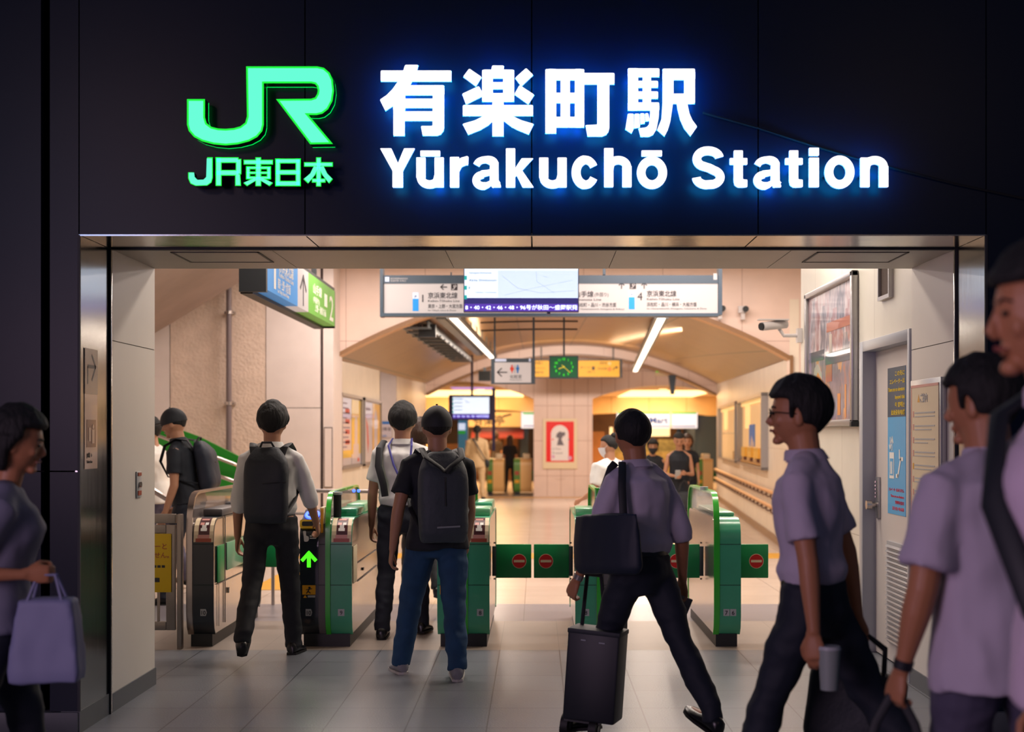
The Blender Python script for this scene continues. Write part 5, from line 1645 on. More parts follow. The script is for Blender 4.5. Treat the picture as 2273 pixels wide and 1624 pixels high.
def make_person(name_label, X, Y, heading, H=1.72, fem=False, lean=3, yaw=0, nod=0, legs=((12, 8), (-14, 10)), heel=(0, 0),
                arms=((0, 6, 12), (0, 6, 12)), curl=(35, 35), skin='skin', hair=('short', 'hair_black'), shirt=None, sleeve=.55, hem=-.02,
                trousers=None, shoes='shoe_black', collar=False, belt=None, face=False, glasses=False, mask=None, cap=None, vox=.009, cvox=.012,
                build=1.0, skirt=None, low=False, group=None, wrist=None, lift=0.0, earphones=False):
    """heading 0 looks away from the camera; 90 looks to the left of the picture; pose by joint angles"""
    s = H / 1.72
    root_m = Matrix.Translation((X, Y, 0)) @ Matrix.Rotation(math.radians(heading), 4, 'Z')
    S3 = lambda v: Vector(v) * s
    K = build
    # --- skeleton, pelvis at origin
    hipw = .088
    J = {}
    low_z = 0
    for i, sd in enumerate((-1, 1)):
        th, kn = legs[i][:2]; la = legs[i][2] if len(legs[i]) > 2 else 2.5
        hip = S3((sd * hipw, 0, 0))
        Ra = Matrix.Rotation(math.radians(-sd * la), 3, 'Y')
        d1 = Ra @ dv(th) @ Vector((0, 0, -1)); d2 = Ra @ dv(th - kn) @ Vector((0, 0, -1))
        knee = hip + d1 * .425 * s
        ank = knee + d2 * .405 * s
        a = heel[i]
        fd = dv(-a) @ Vector((0, 1, 0))
        fd = (fd + Vector((sd * .12, 0, 0))).normalized()
        up = Vector((0, 0, 1)) - fd * fd.z
        up.normalize()
        J[i] = (hip, knee, ank, fd, up)
        heelp = ank - fd * .055 * s - up * .085 * s
        toe = ank + fd * .19 * s - up * .085 * s
        low_z = min(low_z, heelp.z, toe.z)
    base = Vector((0, 0, -low_z + lift))
    T = lambda z, x=0, y=0: base + dv(-lean) @ S3((x, y, z))            # torso point
    up_t = dv(-lean) @ Vector((0, 0, 1)); fw_t = dv(-lean) @ Vector((0, 1, 0))
    shw = (.160 if fem else .176) * K
    neck = T(.54); headc = T(.668, 0, .022)
    HR = dv(-lean * .3) @ Matrix.Rotation(math.radians(yaw), 3, 'Z') @ dv(-nod)
    hs = s * (.98 if fem else 1.02) * 1.04

    def torso_rings(mb, rows, mi=0):
        mb.rings([[T(z, rx * s * 0 + rx * math.cos(2 * PI * k / 20), ry * math.sin(2 * PI * k / 20) + oy) for k in range(20)] for z, rx, ry, oy in rows], mi)

    if fem:
        rows = [(-.10, .12, .09, 0), (-.04, .165, .115, -.01), (.04, .155, .11, 0), (.15, .122, .085, .0), (.25, .132, .095, .01), (.35, .145, .11, .015), (.42, .148, .09, 0), (.465, .085, .062, -.006), (.49, .052, .05, 0)]
    else:
        rows = [(-.08, .12, .08, 0), (-.04, .155, .108, -.005), (.04, .152, .10, 0), (.15, .142, .095, .0), (.25, .15, .103, .0), (.36, .165, .11, .0), (.43, .162, .095, -.005), (.475, .085, .066, -.006), (.50, .056, .052, 0)]
    rows = [(z, rx * K, ry * K, oy) for z, rx, ry, oy in rows]
    arm = []
    for i, sd in enumerate((-1, 1)):
        p, ab, el = arms[i][:3]
        tw = arms[i][3] if len(arms[i]) > 3 else 0
        sh = T(.418, sd * shw, -.005)
        Q = Matrix.Rotation(math.radians(-sd * ab), 3, 'Y') @ dv(p)
        d1 = dv(-lean * .4) @ (Q @ Vector((0, 0, -1)))
        Q2 = Matrix.Rotation(math.radians(-sd * ab * .5), 3, 'Y') @ Matrix.Rotation(math.radians(tw), 3, 'Z') @ dv(p + el)
        d2 = Q2 @ Vector((0, 0, -1))
        e = sh + d1 * .285 * s
        w_ = e + d2 * .25 * s
        t = (Q2 @ Vector((0, 1, 0)))
        t = (t - d2 * t.dot(d2)).normalized()
        n = d2.cross(t) * (1)
        if n.dot(Vector((-sd, 0, 0))) < 0: n = -n
        arm.append((sh, e, w_, d2, t, n.normalized()))
    # --- body
    mb = MB()
    torso_rings(mb, [(z, rx * .93, ry * .93, oy) for z, rx, ry, oy in rows])
    nk = .9 if fem else 1.08
    mb.tube([T(.44), T(.48, 0, -.004), T(.54, 0, .006), T(.62, 0, .015)], [.055 * s, .056 * s * nk, .054 * s * K * nk, .056 * s * K * nk], n=14)
    for sd in (-1, 1):
        mb.tube([T(.505, 0, -.01), T(.475, sd * .08, -.012), T(.43, sd * shw * .9, -.005)], [.030 * s, .032 * s, .036 * s], n=12)
    n1, n2 = 20, 14
    rs = []
    for i in range(1, n2):
        t = PI * i / n2
        rs.append([headc + HR @ head_pt((math.sin(t) * math.cos(2 * PI * k / n1), math.sin(t) * math.sin(2 * PI * k / n1), -math.cos(t)), 0, hs) for k in range(n1)])
    mb.rings(rs)
    hp = lambda x, y, z: headc + HR @ (Vector((x, y, z)) * hs)
    # nose, ears, chin, brow
    mb.tube([hp(0, .084, .022), hp(0, .095, -.004), hp(0, .104, -.026), hp(0, .092, -.040)], [.007 * hs, .008 * hs, .012 * hs, .008 * hs], n=8)
    mb.ell(hp(0, .070, -.092), (.024 * hs, .020 * hs, .016 * hs), 10, 6)
    mb.ell(hp(0, .081, -.060), (.020 * hs, .009 * hs, .010 * hs), 10, 6)
    for sd in (-1, 1):
        mb.ell(hp(sd * .079, -.004, -.012), (.009 * hs, .018 * hs, .031 * hs), 10, 8, mt=HR)
        mb.ell(hp(sd * .045, .066, -.022), (.016 * hs, .016 * hs, .02 * hs), 8, 6)
    wid = 1 if not fem else .86
    for i, (sh, e, w_, d2, t, n) in enumerate(arm):
        sd = (-1, 1)[i]
        mid = sh.lerp(e, .4)
        mb.tube([T(.40, sd * shw * .5), sh, mid, e.lerp(sh, .12), e, e.lerp(w_, .3), w_.lerp(e, .15), w_],
                [.055 * s * wid, .052 * s * wid * K, .046 * s * wid * K, .038 * s * wid * K, .038 * s * wid * K, .037 * s * wid * K, .026 * s * wid, .024 * s * wid], n=12)
        # palm and fingers
        hz = s * (1.0 if not fem else .92)
        P = lambda a, b_, c_: w_ + d2 * a * hz + t * b_ * hz + n * c_ * hz
        mb.rings([[P(a, wd * math.cos(2 * PI * k / 10) + .004, th_ * math.sin(2 * PI * k / 10)) for k in range(10)] for a, wd, th_ in ((-.01, .024, .019), (.02, .033, .017), (.055, .042, .016), (.085, .041, .013), (.092, .036, .009))])
        if not low:
            c = curl[i]
            for fi, (off, ln) in enumerate(((.031, .070), (.0115, .078), (-.009, .073), (-.028, .058))):
                base_p = P(.082, off, 0)
                ang = 0
                pts = [base_p]
                for ph, frac in ((0, .45), (1, .32), (2, .23)):
                    ang += c * (.75 if ph == 0 else 1.0) + fi * 2
                    dd = d2 * math.cos(math.radians(ang)) + n * math.sin(math.radians(ang))
                    pts.append(pts[-1] + dd * ln * frac * hz)
                mb.tube(pts, [.0088 * hz, .0085 * hz, .0078 * hz, .0068 * hz], n=8)
            th0 = P(.02, .028, .006)
            mb.tube([th0, P(.050, .050, .012 + c * .0002), P(.075, .052, .018 + c * .0004), P(.098, .046, .024 + c * .0005)], [.013 * hz, .0115 * hz, .0098 * hz, .0078 * hz], n=8)
        else:
            mb.tube([P(.08, 0, 0), P(.12, 0, .012), P(.15, 0, .03)], [(.036 * hz, .012 * hz), (.034 * hz, .011 * hz), (.022 * hz, .009 * hz)], n=8, updir=n)
    for i in (0, 1):
        hip, knee, ank, fd, up = J[i]
        hip, knee, ank = hip + base, knee + base, ank + base
        mb.tube([hip + Vector((0, 0, .05)) * s, hip, hip.lerp(knee, .45), knee, knee.lerp(ank, .35), ank.lerp(knee, .1), ank - up * .03 * s],
                [.075 * s, .078 * s * K, .066 * s * K, .05 * s, .05 * s, .032 * s, .034 * s], n=12)
        mb.tube([ank - up * .05 * s - fd * .045 * s, ank - up * .05 * s, ank + fd * .09 * s - up * .058 * s, ank + fd * .165 * s - up * .066 * s], [.028 * s, .033 * s, .032 * s, .02 * s], n=10)
    mb.m = Matrix()
    bm = remesh(mb, vox, 2)
    person = obj('person', bm, skin, label=name_label, cat='person', group=group, origin=Vector((0, 0, 0)), sharp=180)
    person.matrix_world = root_m
    ROOTM[person.name] = root_m
    add = lambda nm, b_, mt, **k: obj(nm, b_, mt, person, local=True, **k)
    # --- trousers
    if trousers:
        mb = MB()
        wz = .075 if hem > -.01 else .05
        tr = [(-.15, .10, .09, 0), (-.10, .145, .112, 0), (-.05, .172, .124, -.006), (.02, .168, .118, 0), (wz, .156, .108, 0)]
        torso_rings(mb, [(z, rx * K, ry * K, oy) for z, rx, ry, oy in tr])
        loose = 1.0 if trousers != 'jeans' else 1.1
        for i in (0, 1):
            hip, knee, ank, fd, up = J[i]
            hip, knee, ank = hip + base, knee + base, ank + base
            bk = knee.lerp(ank, .5)
            mb.tube([hip + Vector((0, 0, .04)) * s, hip - Vector((0, 0, .03)) * s, hip.lerp(knee, .5), knee, bk, ank.lerp(knee, .12), ank - up * .035 * s],
                    [.088 * s * K, .094 * s * K, .083 * s * K * loose, .068 * s * loose, .066 * s * loose, .057 * s * loose, .058 * s * loose], n=14)
        b_ = remesh(mb, cvox, 2)
        folds(b_, .009, (8, 8, 12), seed=X)
        add('trousers', b_, trousers, sharp=180)
        if belt:
            mb = MB(); torso_rings(mb, [(wz - .03, .163 * K, .115 * K, 0), (wz + .003, .160 * K, .112 * K, 0)])
            add('belt', mb, belt)
    if skirt:
        mb = MB()
        torso_rings(mb, [(-.60, .20, .17, 0), (-.35, .19, .16, 0), (-.08, .18, .135, -.005), (.04, .165, .12, 0), (.12, .14, .10, 0)])
        b_ = remesh(mb, cvox, 2); folds(b_, .014, (12, 12, 1.5), seed=X)
        add('skirt', b_, skirt, sharp=180)
    # --- shirt
    if shirt:
        mb = MB()
        g_ = .022
        rr = [(z, rx + g_ * K, ry + g_ * K, oy) for z, rx, ry, oy in rows[2:-2]]
        if hem < .02:
            rr = [(hem, .196 * K, .150 * K, 0), (hem * .5, .192 * K, .146 * K, 0)] + rr[1:]
        else:
            rr[0] = (hem, .165 * K, .118 * K, 0)
            rr.insert(1, (hem + .05, .180 * K, .136 * K, 0))
        rr = [r for r in rr if r[0] < .44]
        rr += [(.452, .140 * K, .090, -.008), (.49, .085, .074, -.004), (.508, .072, .066, -.002)]
        torso_rings(mb, rr)
        for i, (sh, e, w_, d2, t, n) in enumerate(arm):
            sd = (-1, 1)[i]
            if sleeve <= 0:
                continue
            mb.tube([T(.492, sd * .03, -.008), T(.470, sd * .085, -.01), T(.425, sd * shw * .95, -.005)], [.046 * s, .052 * s, .056 * s], n=14)
            pts = [T(.405, sd * shw * .6), sh, sh.lerp(e, .35)]
            rad = [.062 * s * K, .060 * s * K, .062 * s * K]
            if sleeve < 1:
                pts.append(sh.lerp(e, sleeve)); rad.append(.068 * s * K * wid)
            else:
                q = sleeve - 1
                pts += [e, e.lerp(w_, q * .5 + .05), e.lerp(w_, q)]
                rad += [.060 * s * K * wid, .056 * s * K * wid, (.054 if q < .8 else .036) * s * wid]
            mb.tube(pts, rad, n=14)
        b_ = remesh(mb, cvox, 2)
        folds(b_, .011, (8, 8, 6), seed=Y)
        add('shirt', b_, shirt, sharp=180)
        if collar:
            mb = MB()
            mb.rings([[T(z, rx * math.cos(2 * PI * k / 20), ry * math.sin(2 * PI * k / 20) + oy) for k in range(20)] for z, rx, ry, oy in ((.492, .080, .076, 0), (.525, .071, .069, .006), (.540, .068, .066, .009), (.532, .075, .073, .008), (.500, .088, .084, .0))], cap=False)
            add('collar', mb, shirt)
    # --- shoes
    for i in (0, 1):
        hip, knee, ank, fd, up = J[i]
        ank = ank + base
        sx = up.cross(fd).normalized()
        F_ = lambda a, b_, c_: ank + fd * a * s + sx * b_ * s + up * c_ * s
        mb = MB()
        prof = [(-.068, .022, -.075, -.03), (-.055, .036, -.078, .0), (-.02, .042, -.08, .012), (.03, .044, -.08, -.01), (.08, .05, -.08, -.030), (.13, .05, -.08, -.042), (.175, .038, -.078, -.05), (.195, .018, -.074, -.058)]
        mb.rings([[F_(a, hw * math.cos(q), (zb + zt) / 2 + (zt - zb) / 2 * math.sin(q)) for q in [2 * PI * k / 12 for k in range(12)]] for a, hw, zb, zt in prof])
        so = add('shoe', mb, shoes, sharp=60)
        mb = MB()
        out = [(-.072, 0), (-.06, .032), (0, .04), (.08, .05), (.14, .05), (.18, .036), (.2, 0), (.18, -.036), (.14, -.05), (.08, -.05), (0, -.04), (-.06, -.032)]
        mb.rings([[F_(a, c_, -.086) for a, c_ in out], [F_(a, c_, -.070) for a, c_ in out]])
        obj('sole', mb, 'sole_white' if shoes == 'shoe_grey' else 'sole_black', so, local=True, sharp=40)
    # --- hair or cap
    st, hm = hair
    mb = MB()
    n1, n2 = (36, 26) if low else (60, 44)
    inf = {'short': .021, 'cap': .008, 'buzz': .013, 'bob': .022, 'bun': .012, 'ponytail': .014, 'long': .02}[st]
    vs = {}
    LIM = {'short': -.54, 'cap': -.42, 'buzz': -.48, 'bob': -.75, 'bun': -.4, 'ponytail': -.45, 'long': -.9}[st]
    def keep(d):
        x, y, z = d
        if st == 'short' and .10 < y < .30 and abs(x) > .7: return z > -.14
        if y > .30: return z > .50 - (.1 if st == 'short' else 0)
        if y > -.12: return z > (.16 if abs(x) > .6 and st in ('short', 'cap', 'buzz') else (-.15 if st in ('bob', 'long') else .1)) + y * 1.2
        return z > LIM + (.42 * max(0, abs(x) - .25) if st in ('short', 'cap', 'buzz', 'bun', 'ponytail') else 0)
    for i in range(n2 + 1):
        t = PI * i / n2
        for k in range(n1):
            d = (math.sin(t) * math.cos(2 * PI * k / n1), math.sin(t) * math.sin(2 * PI * k / n1), math.cos(t))
            extra = 0
            if st in ('short', 'bob'): extra = .010 * max(0, d[2]) + .007 * noise.noise(Vector((d[0] * 4 + X, d[1] * 4, d[2] * 2.5)))
            if st == 'bob' and d[2] < .2: extra = .012
            edge = 1.0 if st in ('bob', 'long') else .25 + .75 * min(1, max(0, (d[2] + .45) / .5))
            vs[i, k] = (d, headc + HR @ head_pt(d, (inf + extra) * edge, hs))
    bvo = {}; bvi = {}
    bm = mb.bm
    def V(dct, key, off):
        if key not in dct:
            d, p = vs[key]
            dct[key] = bm.verts.new(p if off == 0 else headc + HR @ head_pt(d, -.004, hs))
        return dct[key]
    fk = set()
    for i in range(n2):
        for k in range(n1):
            ks = [(i, k), (i, (k + 1) % n1), (i + 1, (k + 1) % n1), (i + 1, k)]
            c = sum((Vector(vs[q][0]) for q in ks), Vector()) / 4
            if keep(c): fk.add((i, k))
    for i, k in fk:
        ks = [(i, k), (i, (k + 1) % n1), (i + 1, (k + 1) % n1), (i + 1, k)]
        try: bm.faces.new([V(bvo, q, 0) for q in ks])
        except ValueError: pass
        for (a, b2, nb) in ((0, 1, (i - 1, k)), (1, 2, (i, (k + 1) % n1)), (2, 3, (i + 1, k)), (3, 0, (i, (k - 1) % n1))):
            if nb not in fk and 0 <= nb[0] < n2:
                try: bm.faces.new([V(bvo, ks[a], 0), V(bvi, ks[a], 1), V(bvi, ks[b2], 1), V(bvo, ks[b2], 0)])
                except ValueError: pass
    bmesh.ops.remove_doubles(bm, verts=bm.verts, dist=.0004)
    rimo = [bvo[q] for q in bvi if q in bvo and bvo[q].is_valid]
    for _ in range(6):
        bmesh.ops.smooth_vert(bm, verts=[v for v in rimo if v.is_valid] + [v for v in bvi.values() if v.is_valid], factor=.5, use_axis_x=True, use_axis_y=True, use_axis_z=True)
    if st == 'bun':
        mb.ell(hp(0, -.065, .12), (.036, .036, .032), 12, 8)
    if st == 'ponytail':
        mb.ell(hp(0, -.11, .02), (.024, .028, .03), 12, 8)
        mb.tube([hp(0, -.12, .02), hp(0, -.145, -.05), hp(0, -.14, -.15), hp(0, -.13, -.25)], [.02, .026, .022, .008], n=10)
    if st == 'long':
        mb.tube([hp(0, -.03, .0), hp(0, -.06, -.10), hp(0, -.075, -.22), hp(0, -.08, -.30)], [(.085, .075), (.088, .05), (.085, .035), (.05, .02)], n=16, updir=(0, 1, 0))
    if st != 'bald':
        ho = add('hair', mb, hm, sharp=80)
    if cap:
        mb = MB()
        rs = []
        for i in range(1, 9):
            t = PI / 2 * 1.12 * (8 - i) / 8 * 1.0
            rs.append([headc + HR @ (head_pt((math.sin(t + .02) * math.cos(2 * PI * k / 28), math.sin(t + .02) * math.sin(2 * PI * k / 28), math.cos(t + .02)), .014, hs)) for k in range(28)])
        mb.rings(rs)
        co = add('cap', mb, cap)
        mb = MB()
        outl = [(.062 * math.cos(a), .075 + .085 * math.sin(a)) for a in [PI * k / 12 for k in range(13)]]
        mb.rings([[hp(x, y, .030 - .9 * x * x * 2 + z) for x, y in outl] for z in (0, .006)])
        obj('visor', mb, cap, co, local=True)
        mb = MB(); mb.ell(hp(0, 0, .135), (.008, .008, .005), 8, 4)
        obj('button', mb, cap, co, local=True)
    if face:
        for sd in (-1, 1):
            mb = MB(); mb.ell(hp(sd * .031, .0855, .002), (.013 * hs, .006 * hs, .0055 * hs), 10, 6, mt=HR); add('eye', mb, 'eye_dark')
            mb = MB(); mb.tube([hp(sd * .014, .092, .022), hp(sd * .031, .089, .028), hp(sd * .05, .078, .022)], .0032, n=6); add('eyebrow', mb, hm)
        mb = MB(); mb.tube([hp(-.022, .084, -.060), hp(0, .094, -.057), hp(.022, .084, -.060)], [.003, .006, .003], n=8); add('mouth', mb, 'lip')
    if glasses:
        mb = MB()
        for sd in (-1, 1):
            mb.tube([hp(sd * .034 + .022 * math.cos(a), .101 - .006 * abs(math.cos(a)), .002 + .016 * math.sin(a)) for a in [2 * PI * k / 14 for k in range(15)]], .0022, n=6)
            mb.tube([hp(sd * .056, .097, .004), hp(sd * .079, .07, .006), hp(sd * .084, -.01, .0)], .0025, n=6)
        mb.tube([hp(-.012, .102, .004), hp(.012, .102, .004)], .0022, n=6)
        add('glasses', mb, 'eye_dark')
    if mask:
        mb = MB()
        rs = []
        for d0 in (.0, .003):
            pass
        g2 = [[headc + HR @ (head_pt((math.sin(a) * math.cos(b2), math.cos(a) * math.cos(b2), math.sin(b2)), .012 + (.016 * (1 - min(1, abs(a)) ** 1.2)), hs)) for a in [(-75 + 150 * k / 14) * PI / 180 for k in range(15)]] for b2 in [(-66 + 58 * j / 8) * PI / 180 for j in range(9)]]
        for j in range(8):
            for k in range(14):
                mb.quad(g2[j][k], g2[j][k + 1], g2[j + 1][k + 1], g2[j + 1][k])
        for sd in (-1, 1):
            mb.tube([hp(sd * .075, .03, -.02), hp(sd * .086, -.005, .012)], .002, n=5)
        bmesh.ops.remove_doubles(mb.bm, verts=mb.bm.verts, dist=.0003)
        add('face_mask', mb, mask)
    if wrist is not None:
        i, wm = wrist
        sh, e, w_, d2, t, n = arm[i]
        mb = MB(); mb.tube([w_ - d2 * .035 * s, w_ - d2 * .008 * s], [.029 * s, .028 * s], n=14); add('wristwatch', mb, wm)
    info = dict(m=root_m, T=T, arm=arm, base=base, s=s, hp=hp, J=J, K=K)
    info['hand'] = [root_m @ (a[2] + a[3] * .075 * s) for a in arm]
    return person, info


mat('shirt_white', 'd9d9d6', rough=.75)
mat('shirt_white_warm', 'e6e0d8', rough=.75)
mat('shirt_black', '141a24', rough=.8)
mat('shirt_lilac', 'b8aec0', rough=.75)
mat('shirt_lilac_pale', 'c8b4c8', rough=.75)
mat('shirt_greylilac', '6c6c80', rough=.75)
mat('trousers_navy', '121a28', rough=.75)
mat('trousers_black', '10141c', rough=.75)
mat('trousers_grey', '4a465c', rough=.75)
mat('jeans', '1c4468', rough=.8, var=.15, vscale=14)
mat('suit_tan', 'c2a67c', rough=.7)
mat('shoe_black', '0e1014', rough=.3)
mat('shoe_grey', '8a8a8e', rough=.6)
mat('sole_white', 'c8c4bc', rough=.6)
mat('sole_black', '0a0a0c', rough=.6)
mat('cap_black', '10161e', rough=.7)
mat('bag_black', '1a2129', rough=.6, bump=.1, bscale=60)
mat('bag_grey', '353d45', rough=.6, bump=.15, bscale=40)
mat('bag_navy', '101a2c', rough=.6)
mat('strap_black', '0f141b', rough=.6)
mat('lanyard', '4a4a9a', rough=.6)
mat('mask_white', 'd8d8dc', rough=.7)
mat('mask_dark', '20242c', rough=.7)
mat('bag_lilac', '74789a', rough=.6)
mat('zip_grey', '8c9298', rough=.4)
mat('cup_white', '8f9894', rough=.4)
mat('paper_bag', '0e131d', rough=.5)


def strap(M, pts, wd, mt, name, parent, th=.006):
    b = MB(M)
    b.tube(pts, [(wd / 2, th)] * len(pts), n=8)
    return obj(name, b, mt, parent)


def backpack(info, label, mt, W_=.30, H_=.46, Dp=.15, ztop=.50, style=0):
    """hung on the back of a person; follows the torso"""
    T, s = info['T'], info['s']
    m = info['m']
    back = -.135 * info['K']
    org = m @ T(ztop - H_ / 2, 0, back - Dp / 2)
    t = thing('backpack', label, 'backpack', org)
    G = lambda x, y, z: m @ T(z, x, y)
    mb = MB()
    rows = []
    n = 24
    for k in range(11):
        q = k / 10
        z = ztop - H_ + H_ * q
        wf = 1 - .5 * max(0, (q - .72) / .28) ** 2 - .12 * max(0, (.12 - q) / .12)
        df = 1 - .55 * max(0, (q - .7) / .3) ** 1.6 - .2 * max(0, (.12 - q) / .12)
        rows.append([G((W_ / 2) * wf * math.copysign(abs(math.cos(a)) ** .6, math.cos(a)), back - Dp / 2 * df + (Dp / 2) * df * math.copysign(abs(math.sin(a)) ** .6, math.sin(a)), z) for a in [2 * PI * j / n for j in range(n)]])
    mb.rings(rows)
    b_ = remesh(mb, .014, 2); folds(b_, .005, (8, 8, 6), seed=label.__len__())
    obj('bag_body', b_, mt, t, sharp=180)
    yb = back - Dp
    if style == 0:
        mb = MB()
        mb.tube([G(-.01, yb - .002, ztop - H_ * .48), G(.06, yb - .004, ztop - H_ * .47), G(W_ / 2 - .01, yb + .02, ztop - H_ * .46)], .004, n=6); obj('zip', mb, 'strap_black', t)
        mb = MB(); mb.tube([G(-.05, back - .03, ztop - .01), G(-.03, back - .05, ztop + .03), G(.03, back - .05, ztop + .03), G(.05, back - .03, ztop - .01)], .008, n=6); obj('grab_handle', mb, 'strap_black', t)
    else:
        for sg in (-1, 1):
            mb = MB(); mb.tube([G(sg * .12, back - .01, ztop + .02), G(sg * .11, yb + .03, ztop - .04), G(sg * .03, yb - .004, ztop - .10), G(0, yb - .01, ztop - .13)], [(.02, .006)] * 4, n=8); obj('top_strap', mb, 'strap_black', t)
        mb = MB(); mb.tube([G(-.05, yb - .004, ztop - H_ * .83), G(.09, yb - .004, ztop - H_ * .82)], .006, n=6); obj('zip', mb, 'zip_grey', t)
        mb = MB(); mb.tube([G(0, yb - .004, ztop - .16), G(0, yb - .012, ztop - H_ * .6)], .004, n=6); obj('seam', mb, 'strap_black', t)
    for sg in (-1, 1):
        mb = MB()
        K = info['K']
        pts = [G(sg * .085, back - .005, ztop - .06), G(sg * .10, back + .03, .50), G(sg * .115, -.02, .525), G(sg * .12, .09, .485), G(sg * .135, .145, .36), G(sg * .165 * K, .09, .22), G(sg * .17 * K, -.06, .15), G(sg * .13, back - .01, ztop - H_ * .85)]
        mb.tube(pts, [(.030, .007)] * 5 + [(.014, .005)] * 3, n=8)
        obj('shoulder_strap', mb, 'strap_black', t)
    return t


# man in white shirt with a black backpack in lane 10
p, I = make_person('person in a white shirt with rolled sleeves and plain black backpack, walking through lane 10', ax(601, 9.6), 9.62, 0, H=1.72, lean=2,
                   legs=((-16, 22), (14, 6)), heel=(-30, 0), arms=((-6, 9, 22), (24, 14, 18)), curl=(30, 40), hair=('short', 'hair_black'), shirt='shirt_white', sleeve=1.25, hem=.05,
                   trousers='trousers_black', collar=True, belt='shoe_black', vox=.0075, build=.97)
backpack(I, 'plain black backpack on the man in lane 10', 'bag_black', W_=.29, H_=.50, Dp=.13, ztop=.50)
# cap wearer in jeans
p, I = make_person('person in a black cap, black T-shirt and blue jeans with a grey backpack', ax(972, 8.9), 8.9, 12, H=1.69, lean=2, yaw=-4,
                   legs=((14, 10, 9), (-12, 8, 0)), heel=(0, -8), arms=((-10, 15, 14), (12, 6, 25)), curl=(38, 40), hair=('cap', 'hair_black'), shirt='shirt_black', sleeve=.62, hem=-.10,
                   trousers='jeans', shoes='shoe_grey', cap='cap_black', vox=.0075, build=1.04)
backpack(I, 'dark grey hiking backpack on the person in the black cap and jeans', 'bag_grey', W_=.31, H_=.56, Dp=.18, ztop=.51, style=1)
# short sleeved man beyond
p, I = make_person('person in a white short-sleeved shirt with a blue lanyard, left of the cap wearer', ax(892, 10.6), 10.6, -4, H=1.73, lean=2,
                   legs=((-4, 10), (14, 4)), heel=(-6, 0), arms=((4, 9, 10), (10, 6, 30)), hair=('short', 'hair_black'), shirt='shirt_white', sleeve=.66, hem=.05,
                   trousers='trousers_navy', collar=True, belt='shoe_black', vox=.009)
T, m = I['T'], I['m']
G = lambda x, y, z: m @ T(z, x, y)
t = thing('lanyard', 'blue neck lanyard over the white short-sleeved shirt', 'lanyard', G(0, -.1, .3))
for sg in (-1, 1):
    mb = MB(); mb.tube([G(sg * .07, .0, .545), G(sg * .085, -.10, .49), G(sg * .06 + .02, -.142, .35), G(sg * .02 + .09, -.15, .12), G(.10, -.145, .06)], [(.008, .003)] * 5, n=6); obj('ribbon', mb, 'lanyard', t)
t = thing('shoulder_bag', 'dark strap bag on the left shoulder of the man in short sleeves', 'bag', G(-.12, -.1, .2))
mb = MB(); mb.tube([G(-.10, .08, .46), G(-.135, 0, .525), G(-.15, -.10, .47), G(-.15, -.145, .34), G(-.11, -.15, .2), G(-.10, -.14, .12)], [(.026, .008)] * 6, n=8); obj('strap', mb, 'strap_black', t)
# person ahead, between the two heads
p, I = make_person('person with brown hair ahead in the lane, mostly hidden between the two nearest heads', ax(935, 12.9), 12.9, 8, H=1.66, fem=True, lean=2,
                   legs=((16, 4), (-20, 20)), heel=(0, -35), hair=('bob', 'hair_brown'), shirt='shirt_black', sleeve=.5, trousers='trousers_black', vox=.012, cvox=.016, low=True)

# masked person and cap man on the stairs side
p, I = make_person('person in a black short-sleeved shirt and black cap facing left by the green stairs', ax(420, 12.7), 12.7, 84, H=1.76, lean=10, nod=12,
                   legs=((16, 8), (-16, 12)), heel=(0, -14), arms=((2, 6, 16), (8, 6, 20)), hair=('cap', 'hair_black'), shirt='shirt_black', sleeve=.66, hem=-.04, trousers='trousers_navy',
                   cap='cap_black', face=True, vox=.009, collar=True)
backpack(I, 'small black backpack on the capped person by the green stairs', 'bag_navy', W_=.28, H_=.42, Dp=.15, ztop=.48)
p, I = make_person('person in a white T-shirt and face mask, half hidden at the left jamb', ax(352, 13.9), 13.9, 80, H=1.68, lean=6, nod=8,
                   legs=((14, 8), (-14, 10)), heel=(0, -12), hair=('short', 'hair_black'), shirt='shirt_white_warm', sleeve=.6, hem=-.06, trousers='trousers_grey', mask='mask_white', glasses=True, face=True, vox=.012, low=True)

# woman in white T-shirt right of the gates
p, I = make_person('person in a white T-shirt and mask, just left of the tote bag man', ax(1358, 14.6), 14.6, 40, H=1.50, fem=True, lean=3, yaw=38,
                   legs=((10, 6), (-8, 8)), heel=(0, -6), arms=((6, 8, 60), (2, 8, 20)), hair=('bun', 'hair_black'), shirt='shirt_white', sleeve=.7, hem=-.08, trousers='trousers_grey', mask='mask_white', vox=.010, low=True, build=1.28)
T, m = I['T'], I['m']
G = lambda x, y, z: m @ T(z, x, y)
t = thing('crossbody_bag', 'grey crossbody strap over the white T-shirt of the masked woman', 'bag', G(0, -.1, .2))
mb = MB(); mb.tube([G(.06, .08, .48), G(.10, 0, .515), G(.08, -.12, .46), G(0, -.15, .30), G(-.12, -.14, .08), G(-.17, -.06, -.02)], [(.010, .004)] * 6, n=6); obj('strap', mb, 'bag_lilac', t)

